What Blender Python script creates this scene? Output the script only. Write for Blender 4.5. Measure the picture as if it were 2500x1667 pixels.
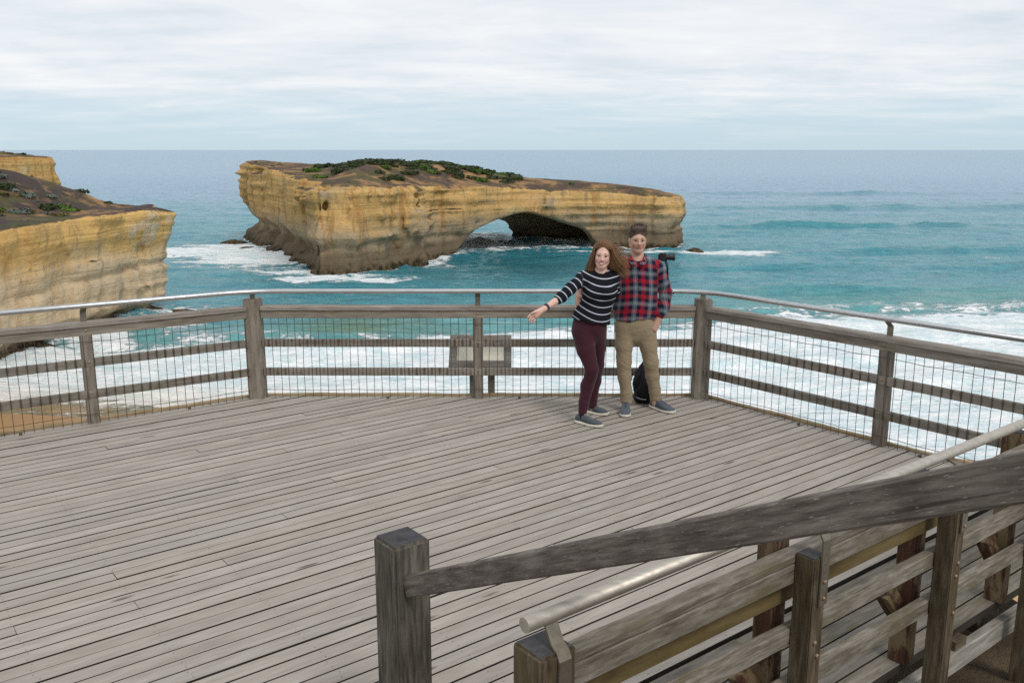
import bpy, bmesh, math, random
import numpy as np
from mathutils import Matrix, Vector

for _o in list(bpy.data.objects):
    bpy.data.objects.remove(_o)
SC = bpy.context.scene
COL = SC.collection
R = math.radians

# ------------------------------------------------------------------ camera
cam = bpy.data.cameras.new('camera')
cam.sensor_fit = 'HORIZONTAL'
cam.sensor_width = 36.0
cam.lens = 31.68
cam.clip_start = 0.05
cam.clip_end = 120000
co = bpy.data.objects.new('camera', cam)
COL.objects.link(co)
co.location = (0, 0, 2.54)
co.rotation_euler = (R(78.0), 0, 0)
SC.camera = co

# ------------------------------------------------------------------ world
SUN_EL, SUN_AZ = 46.0, 148.0        # azimuth from +Y clockwise: behind the camera, to the right
world = bpy.data.worlds.new('World')
SC.world = world
world.use_nodes = True
wt = world.node_tree
wt.nodes.clear()


class NT:
    """small helper to write node graphs"""
    def __init__(self, tree):
        self.t = tree

    def n(self, kind, **kw):
        nd = self.t.nodes.new(kind)
        for k, v in kw.items():
            setattr(nd, k, v)
        return nd

    def put(self, sock, v):
        if v is None:
            return
        if isinstance(v, bpy.types.NodeSocket):
            self.t.links.new(v, sock)
        elif isinstance(v, (tuple, list)):
            if sock.type == 'RGBA' and len(v) == 3:
                v = (*v, 1)
            sock.default_value = v
        else:
            sock.default_value = v

    def math(self, op, a, b=None, c=None, clamp=False):
        m = self.n('ShaderNodeMath', operation=op, use_clamp=clamp)
        for i, v in enumerate((a, b, c)):
            self.put(m.inputs[i], v)
        return m.outputs[0]

    def vmath(self, op, a, b=None):
        m = self.n('ShaderNodeVectorMath', operation=op)
        self.put(m.inputs[0], a)
        if b is not None:
            self.put(m.inputs[1], b)
        return m.outputs['Value'] if op in ('LENGTH', 'DOT_PRODUCT', 'DISTANCE') else m.outputs[0]

    def scale(self, v, s):
        return self.vmath('MULTIPLY', v, s)

    def noise(self, vec, scale=1.0, detail=4.0, rough=0.55, dist=0.0):
        m = self.n('ShaderNodeTexNoise')
        self.put(m.inputs['Vector'], vec)
        m.inputs['Scale'].default_value = scale
        m.inputs['Detail'].default_value = detail
        m.inputs['Roughness'].default_value = rough
        m.inputs['Distortion'].default_value = dist
        return m.outputs[0]

    def voronoi(self, vec, scale=1.0, feature='F1'):
        m = self.n('ShaderNodeTexVoronoi', feature=feature)
        self.put(m.inputs['Vector'], vec)
        m.inputs['Scale'].default_value = scale
        return m.outputs['Distance']

    def ramp(self, fac, stops):
        m = self.n('ShaderNodeValToRGB')
        el = m.color_ramp.elements
        while len(el) < len(stops):
            el.new(0.5)
        for e, (p, c) in zip(el, stops):
            e.position = p
            if not isinstance(c, (tuple, list)):
                c = (c, c, c)
            e.color = (*c, 1)
        self.put(m.inputs[0], fac)
        return m.outputs[0]

    def step(self, v, lo, hi):
        m = self.n('ShaderNodeMapRange', interpolation_type='SMOOTHSTEP')
        self.put(m.inputs[0], v)
        self.put(m.inputs[1], lo)
        self.put(m.inputs[2], hi)
        m.inputs[3].default_value = 0.0
        m.inputs[4].default_value = 1.0
        return m.outputs[0]

    def mix(self, f, a, b, blend='MIX'):
        m = self.n('ShaderNodeMix', data_type='RGBA', blend_type=blend)
        self.put(m.inputs[0], f)
        self.put(m.inputs[6], a)
        self.put(m.inputs[7], b)
        return m.outputs[2]

    def xyz(self, v):
        m = self.n('ShaderNodeSeparateXYZ')
        self.put(m.inputs[0], v)
        return m.outputs

    def comb(self, x, y, z):
        m = self.n('ShaderNodeCombineXYZ')
        for i, v in enumerate((x, y, z)):
            self.put(m.inputs[i], v)
        return m.outputs[0]

    def attr(self, name):
        m = self.n('ShaderNodeAttribute', attribute_name=name)
        return m.outputs

    def coord(self, which='Object'):
        return self.n('ShaderNodeTexCoord').outputs[which]

    def pos(self):
        return self.n('ShaderNodeNewGeometry').outputs['Position']

    def rnd(self):
        return self.n('ShaderNodeObjectInfo').outputs['Random']

    def bump(self, h, strength=0.3, dist=0.01, normal=None):
        m = self.n('ShaderNodeBump')
        m.inputs['Strength'].default_value = strength
        m.inputs['Distance'].default_value = dist
        self.put(m.inputs['Height'], h)
        if normal is not None:
            self.put(m.inputs['Normal'], normal)
        return m.outputs[0]


def material(name):
    m = bpy.data.materials.new(name)
    m.use_nodes = True
    t = m.node_tree
    b = t.nodes['Principled BSDF']
    return m, NT(t), b


w = NT(wt)
dirv = w.coord('Generated')
dx, dy, dz = w.xyz(dirv)
zc = w.math('MAXIMUM', dz, 0.0)
zi = w.math('ADD', zc, 0.085)
px = w.math('DIVIDE', dx, zi)
py = w.math('DIVIDE', dy, zi)
pv = w.comb(w.math('MULTIPLY', px, 0.85), py, 3.7)
c1 = w.noise(pv, 1.0, 8, 0.60, 0.25)
c2 = w.noise(w.comb(w.math('MULTIPLY', px, 0.35), py, 9.1), 2.6, 6, 0.58, 0.3)
cm = w.math('ADD', w.math('MULTIPLY', c1, 0.7), w.math('MULTIPLY', c2, 0.3))
cloud = w.ramp(cm, [(0.34, (0.69, 0.76, 0.825)), (0.43, (0.775, 0.83, 0.88)), (0.51, (0.85, 0.885, 0.92)), (0.62, (0.94, 0.952, 0.965))])
# pale blue air below the cloud deck, all the way round
low = w.step(w.math('ADD', dz, w.math('MULTIPLY', w.math('SUBTRACT', cm, 0.5), 0.09)), 0.0, 0.085)
cloud = w.mix(low, (0.54, 0.71, 0.83, 1), cloud)
# the layer thins towards the horizon, where the blue air shows
hz = w.step(w.math('ADD', dz, w.math('MULTIPLY', w.math('SUBTRACT', c2, 0.5), 0.06)), 0.004, 0.062)
cover = w.math('ADD', 0.86, w.math('MULTIPLY', hz, 0.1))
sky = w.n('ShaderNodeTexSky', sky_type='NISHITA')
sky.sun_disc = False
sky.sun_elevation = R(SUN_EL)
sky.sun_rotation = R(SUN_AZ)
sky.air_density = 1.0
sky.dust_density = 0.4
b1 = w.n('ShaderNodeBackground')
b1.inputs[1].default_value = 0.105
wt.links.new(sky.outputs[0], b1.inputs[0])
b2 = w.n('ShaderNodeBackground')
b2.inputs[1].default_value = 1.0
wt.links.new(cloud, b2.inputs[0])
mx = w.n('ShaderNodeMixShader')
wt.links.new(cover, mx.inputs[0])
wt.links.new(b1.outputs[0], mx.inputs[1])
wt.links.new(b2.outputs[0], mx.inputs[2])
wo = w.n('ShaderNodeOutputWorld')
wt.links.new(mx.outputs[0], wo.inputs[0])

# ------------------------------------------------------------------ sun (veiled by cloud)
sl = bpy.data.lights.new('sun', 'SUN')
sl.energy = 1.5
sl.angle = R(18)
sl.color = (1.0, 0.955, 0.89)
so = bpy.data.objects.new('sun', sl)
COL.objects.link(so)
_az, _el = R(SUN_AZ), R(SUN_EL)
_d = Vector((math.sin(_az) * math.cos(_el), math.cos(_az) * math.cos(_el), math.sin(_el)))
so.rotation_euler = (-_d).to_track_quat('-Z', 'Y').to_euler()
so.location = (5, -8, 20)

# ------------------------------------------------------------------ output
SC.view_settings.view_transform = 'Standard'
SC.view_settings.look = 'None'
SC.view_settings.exposure = 0.0
SC.view_settings.gamma = 1.0
SC.view_settings.use_curve_mapping = False
SC.cycles.use_denoising = False
SC.cycles.sample_clamp_indirect = 4.0
SC.cycles.max_bounces = 6
SC.cycles.diffuse_bounces = 3
SC.cycles.glossy_bounces = 3

RNG = np.random.default_rng(11)
random.seed(5)

# ------------------------------------------------------------------ object helpers


def chain(o):
    m = o.matrix_basis.copy()
    p = o.parent
    while p is not None:
        m = p.matrix_basis @ m
        p = p.parent
    return m


def tag(o, label=None, cat=None, group=None, kind=None):
    for k, v in (('label', label), ('category', cat), ('group', group), ('kind', kind)):
        if v:
            o[k] = v
    return o


def empty(name, loc, label=None, cat=None, group=None, kind=None, rz=0.0):
    o = bpy.data.objects.new(name, None)
    o.empty_display_size = 0.2
    o.location = loc
    o.rotation_euler = (0, 0, rz)
    o.matrix_basis = Matrix.Translation(loc) @ Matrix.Rotation(rz, 4, 'Z')
    COL.objects.link(o)
    return tag(o, label, cat, group, kind)


def link(name, me, mat=None, parent=None, world=None):
    """a mesh object; `world` is its world matrix"""
    o = bpy.data.objects.new(name, me)
    if mat is not None and not me.materials:
        me.materials.append(mat)
    COL.objects.link(o)
    M = world if world is not None else Matrix.Identity(4)
    if parent is not None:
        o.parent = parent
        M = chain(parent).inverted() @ M
    o.matrix_basis = M
    return o


def mesh_np(name, V, F, smooth=True):
    """numpy verts (n,3) and faces (m,3|4)"""
    V = np.ascontiguousarray(V, dtype=np.float32)
    F = np.ascontiguousarray(F, dtype=np.int32)
    me = bpy.data.meshes.new(name)
    k = F.shape[1]
    me.vertices.add(len(V))
    me.vertices.foreach_set('co', V.ravel())
    me.loops.add(F.size)
    me.loops.foreach_set('vertex_index', F.ravel())
    me.polygons.add(len(F))
    me.polygons.foreach_set('loop_start', np.arange(0, F.size, k, dtype=np.int32))
    me.polygons.foreach_set('loop_total', np.full(len(F), k, dtype=np.int32))
    if smooth:
        me.polygons.foreach_set('use_smooth', np.ones(len(F), dtype=bool))
    me.update()
    me.validate()
    return me


def float_attr(me, name, a):
    at = me.attributes.new(name, 'FLOAT', 'POINT')
    at.data.foreach_set('value', np.ascontiguousarray(a, dtype=np.float32))


def color_attr(me, name, a):
    at = me.attributes.new(name, 'FLOAT_COLOR', 'POINT')
    c = np.ones((len(a), 4), dtype=np.float32)
    c[:, :3] = a
    at.data.foreach_set('color', c.ravel())


class MB:
    """collects polygons"""
    def __init__(self):
        self.v, self.f = [], []

    def add(self, vs, fs):
        o = len(self.v)
        self.v += [tuple(p) for p in vs]
        self.f += [tuple(i + o for i in q) for q in fs]
        return self

    def box(self, c, s, M=None):
        x, y, z = (k * 0.5 for k in s)
        vs = [Vector((c[0] + a * x, c[1] + b * y, c[2] + e * z)) for a in (-1, 1) for b in (-1, 1) for e in (-1, 1)]
        if M is not None:
            vs = [M @ p for p in vs]
        return self.add(vs, [(0, 1, 3, 2), (4, 6, 7, 5), (0, 4, 5, 1), (2, 3, 7, 6), (0, 2, 6, 4), (1, 5, 7, 3)])

    def tube(self, pts, r, n=8, cap=True, flat=1.0, up=Vector((0, 0, 1))):
        pts = [Vector(p) for p in pts]
        rs = r if isinstance(r, (list, tuple)) else [r] * len(pts)
        rings = []
        for i, p in enumerate(pts):
            t = (pts[min(i + 1, len(pts) - 1)] - pts[max(i - 1, 0)]).normalized()
            u = up if abs(t.dot(up)) < 0.95 else Vector((0, 1, 0))
            a = t.cross(u).normalized()
            b = a.cross(t).normalized()
            rings.append([p + a * (rs[i] * math.cos(2 * math.pi * k / n)) + b * (rs[i] * flat * math.sin(2 * math.pi * k / n)) for k in range(n)])
        vs = [v for q in rings for v in q]
        fs = []
        for i in range(len(pts) - 1):
            for k in range(n):
                a, b = i * n + k, i * n + (k + 1) % n
                fs.append((a, b, b + n, a + n))
        if cap:
            fs.append(tuple(range(n - 1, -1, -1)))
            fs.append(tuple(range((len(pts) - 1) * n, len(pts) * n)))
        return self.add(vs, fs)

    def me(self, name, smooth=False, bevel=0.0, segs=1):
        me = bpy.data.meshes.new(name)
        me.from_pydata(self.v, [], self.f)
        if bevel > 0:
            bm = bmesh.new()
            bm.from_mesh(me)
            bmesh.ops.bevel(bm, geom=bm.edges[:], offset=bevel, segments=segs, affect='EDGES')
            bm.to_mesh(me)
            bm.free()
        if smooth:
            me.polygons.foreach_set('use_smooth', np.ones(len(me.polygons), dtype=bool))
        me.update()
        return me


def frame_mat(P, Q, up=(0, 0, 1)):
    P, Q = Vector(P), Vector(Q)
    x = (Q - P).normalized()
    up = Vector(up)
    if abs(x.dot(up)) > 0.98:
        up = Vector((0, 1, 0))
    y = up.cross(x).normalized()
    z = x.cross(y).normalized()
    M = Matrix((x, y, z)).transposed().to_4x4()
    M.translation = (P + Q) * 0.5
    return M


def timber(name, P, Q, wid, hei, mat, parent=None, up=(0, 0, 1), bevel=0.0, segs=1, rough=0.0, cuts=0):
    """sawn timber from P to Q: local X runs along the grain"""
    L = (Vector(Q) - Vector(P)).length
    me = MB().box((0, 0, 0), (L, wid, hei)).me(name, bevel=bevel, segs=segs)
    if cuts:
        bm = bmesh.new()
        bm.from_mesh(me)
        es = [e for e in bm.edges if e.calc_length() > L * 0.6]
        bmesh.ops.subdivide_edges(bm, edges=es, cuts=cuts, use_grid_fill=True)
        for v in bm.verts:
            v.co.y += random.uniform(-rough, rough)
            v.co.z += random.uniform(-rough, rough)
        bm.to_mesh(me)
        bm.free()
    return link(name, me, mat, parent, frame_mat(P, Q, up))


# ------------------------------------------------------------------ numpy noise + iso surface


def _hash(i, j, k, seed):
    h = (i * 374761393 + j * 668265263 + k * 2147483647 + seed * 974634777) & 0xFFFFFFFF
    h = ((h ^ (h >> 13)) * 1274126177) & 0xFFFFFFFF
    h = h ^ (h >> 16)
    return (h & 0xFFFF).astype(np.float32) / 65535.0


def vnoise(x, y, z, seed=0):
    """value noise, -1..1"""
    xi, yi, zi_ = np.floor(x).astype(np.int64), np.floor(y).astype(np.int64), np.floor(z).astype(np.int64)
    fx, fy, fz = (x - xi).astype(np.float32), (y - yi).astype(np.float32), (z - zi_).astype(np.float32)
    fx, fy, fz = (f * f * (3 - 2 * f) for f in (fx, fy, fz))
    r = 0
    for a in (0, 1):
        wx = fx if a else 1 - fx
        for b in (0, 1):
            wy = fy if b else 1 - fy
            for c in (0, 1):
                wz = fz if c else 1 - fz
                r = r + _hash(xi + a, yi + b, zi_ + c, seed) * wx * wy * wz
    return r * 2 - 1


def fbm(x, y, z, octs=4, seed=0, gain=0.5):
    x, y, z = np.broadcast_arrays(x, y, z)
    r, a, s = 0, 1.0, 0
    for o in range(octs):
        r = r + a * vnoise(x * 2 ** o + 17.3 * o, y * 2 ** o - 9.1 * o, z * 2 ** o + 3.7 * o, seed + o)
        s += a
        a *= gain
    return r / s


def sstep(x, a, b):
    t = np.clip((x - a) / (b - a), 0, 1)
    return t * t * (3 - 2 * t)


def poly_sd(x, y, P):
    """signed distance to a polygon, negative inside"""
    d = np.full(np.shape(x), 1e9)
    s = np.ones(np.shape(x))
    n = len(P)
    for i in range(n):
        ax, ay = P[i]
        bx, by = P[i - 1]
        ex, ey = bx - ax, by - ay
        wx, wy = x - ax, y - ay
        t = np.clip((wx * ex + wy * ey) / (ex * ex + ey * ey), 0, 1)
        d = np.minimum(d, (wx - ex * t) ** 2 + (wy - ey * t) ** 2)
        c1_, c2_, c3_ = y >= ay, y < by, ex * wy > ey * wx
        fl = (c1_ & c2_ & c3_) | (~c1_ & ~c2_ & ~c3_)
        s = np.where(fl, -s, s)
    return s * np.sqrt(d)


def surface_nets(F, org, h):
    """iso surface of F (negative inside) -> verts, quads"""
    F = F.astype(np.float32)
    S = F < 0
    c = np.zeros(tuple(k - 1 for k in F.shape), dtype=np.int8)
    offs = [(a, b, e) for a in (0, 1) for b in (0, 1) for e in (0, 1)]
    nx, ny, nz = F.shape
    for a, b, e in offs:
        c += S[a:nx - 1 + a, b:ny - 1 + b, e:nz - 1 + e]
    act = np.argwhere((c > 0) & (c < 8))
    vals = np.stack([F[act[:, 0] + a, act[:, 1] + b, act[:, 2] + e] for a, b, e in offs], 1)
    P = np.zeros((len(act), 3), np.float32)
    cnt = np.zeros(len(act), np.float32)
    O = np.array(offs, np.float32)
    for i in range(8):
        for j in range(i + 1, 8):
            if abs(O[i] - O[j]).sum() != 1:
                continue
            m = (vals[:, i] < 0) != (vals[:, j] < 0)
            den = vals[:, i] - vals[:, j]
            t = np.where(m, vals[:, i] / np.where(np.abs(den) < 1e-9, 1e-9, den), 0)
            P += m[:, None] * (O[i] + (O[j] - O[i]) * t[:, None])
            cnt += m
    V = (act + P / cnt[:, None]) * h + np.array(org, np.float32)
    idm = np.full(c.shape, -1, np.int32)
    idm[act[:, 0], act[:, 1], act[:, 2]] = np.arange(len(act))
    Q = []
    for ax in range(3):
        sl0 = [slice(None)] * 3
        sl1 = [slice(None)] * 3
        sl0[ax], sl1[ax] = slice(0, -1), slice(1, None)
        A, B = S[tuple(sl0)], S[tuple(sl1)]
        e = np.argwhere(A != B)
        o1, o2 = (ax + 1) % 3, (ax + 2) % 3
        ok = (e[:, o1] > 0) & (e[:, o2] > 0) & (e[:, o1] < F.shape[o1] - 1) & (e[:, o2] < F.shape[o2] - 1)
        e = e[ok]
        ins = A[e[:, 0], e[:, 1], e[:, 2]]

        def cell(d1, d2):
            k = e.copy()
            k[:, o1] -= d1
            k[:, o2] -= d2
            return idm[k[:, 0], k[:, 1], k[:, 2]]
        q = np.stack([cell(1, 1), cell(0, 1), cell(0, 0), cell(1, 0)], 1)
        q[~ins] = q[~ins][:, ::-1]
        Q.append(q)
    Q = np.concatenate(Q)
    Q = Q[(Q >= 0).all(1)]
    return V, Q

# ================================================================== materials for the timber and metal


def wood(name, dark, mid, light, grain=26.0, along=3.6, vary=0.22, crack=0.5, knots=0.0, flecks=0.0, moss=None, rust=None, wires=0.0, peel=None, rough=0.82, bumpd=0.004):
    m, t, b = material(name)
    oc = t.coord('Object')
    rn = t.rnd()
    off = t.comb(t.math('MULTIPLY', rn, 37.0), t.math('MULTIPLY', rn, 11.0), t.math('MULTIPLY', rn, 5.0))
    v = t.vmath('ADD', oc, off)
    fine = t.noise(t.scale(v, (along, grain, grain)), 1.0, 6, 0.62, 0.3)
    wide = t.noise(t.scale(v, (along * 0.6, 7.0, 7.0)), 1.0, 4, 0.5, 0.2)
    blot = t.noise(t.scale(v, (2.5, 6.0, 6.0)), 1.3, 3, 0.6)
    f = t.math('ADD', t.math('MULTIPLY', fine, 0.66), t.math('MULTIPLY', wide, 0.34))
    col = t.ramp(f, [(0.33, dark), (0.5, mid), (0.68, light)])
    bri = t.math('ADD', 1.0 - vary, t.math('MULTIPLY', rn, 2 * vary))
    bri = t.math('MULTIPLY', bri, t.math('ADD', 0.86, t.math('MULTIPLY', blot, 0.28)))
    col = t.mix(1.0, col, t.comb(bri, bri, bri), 'MULTIPLY')
    # a little warmer or cooler from one board to the next
    r2 = t.math('FRACT', t.math('MULTIPLY', rn, 13.7))
    col = t.mix(t.math('MULTIPLY', r2, 0.22), col, t.mix(1.0, col, (1.1, 0.98, 0.86, 1), 'MULTIPLY'))
    if crack:
        cr = t.noise(t.scale(v, (0.9, 55.0, 55.0)), 1.0, 3, 0.5, 0.6)
        cm_ = t.math('MULTIPLY', t.step(cr, 0.66, 0.74), t.step(t.noise(t.scale(v, (1.1, 3.0, 3.0)), 1.0, 2, 0.5), 0.48, 0.62))
        col = t.mix(t.math('MULTIPLY', cm_, crack), col, t.mix(1.0, col, (0.22, 0.2, 0.17, 1), 'MULTIPLY'))
    if knots:
        kn = t.voronoi(t.scale(v, (1.05, 5.2, 5.2)), 1.0)
        ring = t.noise(t.scale(v, (14.0, 40.0, 40.0)), 1.0, 2, 0.5)
        km = t.math('MULTIPLY', t.step(t.math('ADD', kn, t.math('MULTIPLY', ring, 0.06)), 0.135, 0.06), knots)
        col = t.mix(km, col, (0.06, 0.045, 0.032, 1))
    if flecks:
        fl = t.noise(t.scale(v, (36.0, 330.0, 330.0)), 1.0, 2, 0.5)
        fm = t.math('MULTIPLY', t.step(fl, 0.66, 0.70), flecks)
        col = t.mix(fm, col, (0.36, 0.33, 0.29, 1))
    if moss:
        mm = t.step(t.noise(t.scale(v, (3.0, 9.0, 9.0)), 1.0, 5, 0.65), 0.5, 0.68)
        col = t.mix(t.math('MULTIPLY', mm, 0.65), col, moss)
    if rust:
        mm = t.step(t.noise(t.scale(v, (2.2, 7.0, 7.0)), 1.7, 4, 0.6), 0.56, 0.72)
        col = t.mix(t.math('MULTIPLY', mm, 0.6), col, rust)
    if wires:
        x = t.xyz(oc)[0]
        fr = t.math('ABSOLUTE', t.math('SUBTRACT', t.math('FRACT', t.math('ADD', t.math('DIVIDE', x, wires), 0.5)), 0.5))
        wob = t.noise(t.scale(v, (9.0, 30.0, 14.0)), 1.0, 3, 0.6)
        sm = t.step(t.math('ADD', fr, t.math('MULTIPLY', t.math('SUBTRACT', wob, 0.5), 0.5)), 0.19, 0.05)
        amt = t.step(t.noise(t.scale(v, (2.0, 1.0, 1.0)), 1.0, 2, 0.5), 0.3, 0.6)
        col = t.mix(t.math('MULTIPLY', sm, t.math('ADD', 0.3, t.math('MULTIPLY', amt, 0.5))), col, (0.06, 0.038, 0.018, 1))
    if peel:
        pm = t.math('MULTIPLY', t.step(t.noise(t.scale(v, (2.6, 9.0, 9.0)), 1.3, 6, 0.66, 0.6), 0.42, 0.56), 0.85)
        col = t.mix(pm, col, peel)
    t.put(b.inputs['Base Color'], col)
    b.inputs['Roughness'].default_value = rough
    b.inputs['Specular IOR Level'].default_value = 0.25
    t.put(b.inputs['Normal'], t.bump(fine, 0.6, bumpd))
    return m


M_DECK = wood('deck_board', (0.275, 0.243, 0.210), (0.345, 0.312, 0.276), (0.405, 0.372, 0.334), grain=40, vary=0.07, crack=0.7, knots=0.8)
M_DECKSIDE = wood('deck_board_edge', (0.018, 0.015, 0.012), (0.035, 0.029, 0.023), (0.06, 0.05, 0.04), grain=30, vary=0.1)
M_DECKOLD = wood('old_deck_board', (0.085, 0.074, 0.06), (0.165, 0.148, 0.125), (0.25, 0.228, 0.20), grain=34, vary=0.12, crack=0.8, knots=0.6, moss=(0.11, 0.095, 0.05))
M_FENCE = wood('fence_timber', (0.115, 0.098, 0.080), (0.205, 0.180, 0.148), (0.30, 0.268, 0.228), vary=0.12, rust=(0.13, 0.10, 0.05))
M_CAP = wood('fence_cap', (0.15, 0.125, 0.105), (0.25, 0.22, 0.19), (0.36, 0.33, 0.295), vary=0.1)
M_RAIL = wood('fence_rail_stained', (0.12, 0.108, 0.092), (0.205, 0.188, 0.162), (0.285, 0.262, 0.23), vary=0.12, wires=0.08, rust=(0.12, 0.10, 0.045))
M_EDGE = wood('edge_timber', (0.16, 0.11, 0.055), (0.30, 0.225, 0.125), (0.42, 0.34, 0.22), vary=0.1, rust=(0.26, 0.10, 0.03))
M_DARK = wood('stair_rail_timber', (0.056, 0.044, 0.037), (0.135, 0.113, 0.097), (0.25, 0.22, 0.195), grain=75, along=9.0, vary=0.06, crack=0.7, flecks=0.8, rust=None)
M_NEWEL = wood('newel_timber', (0.024, 0.020, 0.015), (0.090, 0.080, 0.064), (0.19, 0.175, 0.148), grain=60, along=6.0, vary=0.05, crack=0.95)
M_ENDG = wood('end_grain', (0.03, 0.029, 0.031), (0.062, 0.06, 0.064), (0.11, 0.108, 0.11), grain=16, vary=0.05, crack=0.9)
M_NEAR = wood('near_rail_timber', (0.075, 0.063, 0.048), (0.165, 0.146, 0.118), (0.29, 0.265, 0.23), grain=60, along=8.0, vary=0.1, crack=0.8, moss=(0.13, 0.105, 0.055))
M_NPOST = wood('near_post_timber', (0.030, 0.021, 0.012), (0.098, 0.074, 0.046), (0.20, 0.165, 0.115), grain=46, along=6.0, vary=0.12, crack=0.8, moss=(0.10, 0.08, 0.035))
M_RED = wood('peeling_post', (0.030, 0.013, 0.008), (0.062, 0.026, 0.016), (0.10, 0.045, 0.028), grain=12, vary=0.1, crack=0.4, peel=(0.19, 0.145, 0.08))
M_GOLD = wood('inner_board', (0.07, 0.05, 0.018), (0.13, 0.096, 0.04), (0.19, 0.145, 0.07), grain=18, vary=0.05)
M_SKIRT = wood('skirt_timber', (0.12, 0.105, 0.085), (0.30, 0.285, 0.25), (0.46, 0.44, 0.40), grain=30, vary=0.1, crack=0.7)


def steel(name, col, rough, spots=0.0, warm=None):
    m, t, b = material(name)
    oc = t.coord('Object')
    nz = t.noise(t.scale(oc, (3.0, 20.0, 20.0)), 2.0, 4, 0.6)
    c = t.mix(t.step(nz, 0.35, 0.7), col, tuple(k * 0.8 for k in col))
    if warm:
        c = t.mix(t.step(t.noise(oc, 9.0, 4, 0.6), 0.52, 0.7), c, warm)
    t.put(b.inputs['Base Color'], c)
    b.inputs['Metallic'].default_value = 0.9
    t.put(b.inputs['Roughness'], t.math('ADD', rough - 0.08, t.math('MULTIPLY', nz, 0.16)))
    return m


M_STEEL = steel('stainless_tube', (0.56, 0.57, 0.58), 0.34)
M_STEELW = steel('satin_tube', (0.56, 0.51, 0.445), 0.54)
M_PLATE = steel('bracket_plate', (0.27, 0.24, 0.19), 0.6, warm=(0.2, 0.14, 0.08))
M_BOLT = steel('rusty_bolt', (0.42, 0.30, 0.2), 0.6, warm=(0.3, 0.13, 0.05))


def plain(name, col, rough=0.7, metal=0.0, vary=0.25, scale=30.0, spec=0.4, bump=0.0):
    m, t, b = material(name)
    oc = t.coord('Object')
    nz = t.noise(oc, scale, 4, 0.6)
    c = t.mix(nz, tuple(k * (1 - vary) for k in col), tuple(min(1, k * (1 + vary)) for k in col))
    t.put(b.inputs['Base Color'], c)
    b.inputs['Roughness'].default_value = rough
    b.inputs['Metallic'].default_value = metal
    b.inputs['Specular IOR Level'].default_value = spec
    if bump:
        t.put(b.inputs['Normal'], t.bump(nz, 0.5, bump))
    return m


M_WIRE = plain('rusty_wire', (0.085, 0.055, 0.038), 0.8, 0.0, 0.5, 60)
M_SCREW = plain('screw_head', (0.16, 0.14, 0.12), 0.6, 0.0, 0.4)

# ================================================================== the deck
ANG = R(37.8)
NV = Vector((-math.sin(ANG), math.cos(ANG), 0))     # across the boards
DV = Vector((math.cos(ANG), math.sin(ANG), 0))      # along the boards


def W(n, d, z=0.0):
    p = NV * n + DV * d
    return Vector((p.x, p.y, z))


def unit(v):
    return Vector(v).normalized()


PA, PB = Vector((-2.665, 9.14, 0)), Vector((1.965, 9.13, 0))
PL1, PR1 = Vector((-3.985, 8.245, 0)), Vector((3.235, 7.58, 0))
DL, DR = unit(PL1 - PA), unit(PR1 - PB)
PL2, PL3 = PL1 + DL * 1.75, PL1 + DL * 3.5
PR2 = PR1 + DR * 2.0
INC = Vector((0, -1, 0))                       # inward normals of the three runs
INL = Vector((-DL.y, DL.x, 0))
INL = INL if INL.dot(-PA) > 0 else -INL
INR = Vector((-DR.y, DR.x, 0))
INR = INR if INR.dot(-PB) > 0 else -INR

deck = empty('deck', W(4.5, 2.5, 0), kind='structure')
EDGE = 0.045


def clip(poly, nrm, off):
    """keep the side where nrm.p <= off"""
    out = []
    for i, p in enumerate(poly):
        q = poly[(i + 1) % len(poly)]
        a, b = nrm.dot(p) - off, nrm.dot(q) - off
        if a <= 0:
            out.append(p)
        if (a < 0 < b) or (b < 0 < a):
            out.append(p + (q - p) * (a / (a - b)))
    return out


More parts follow.
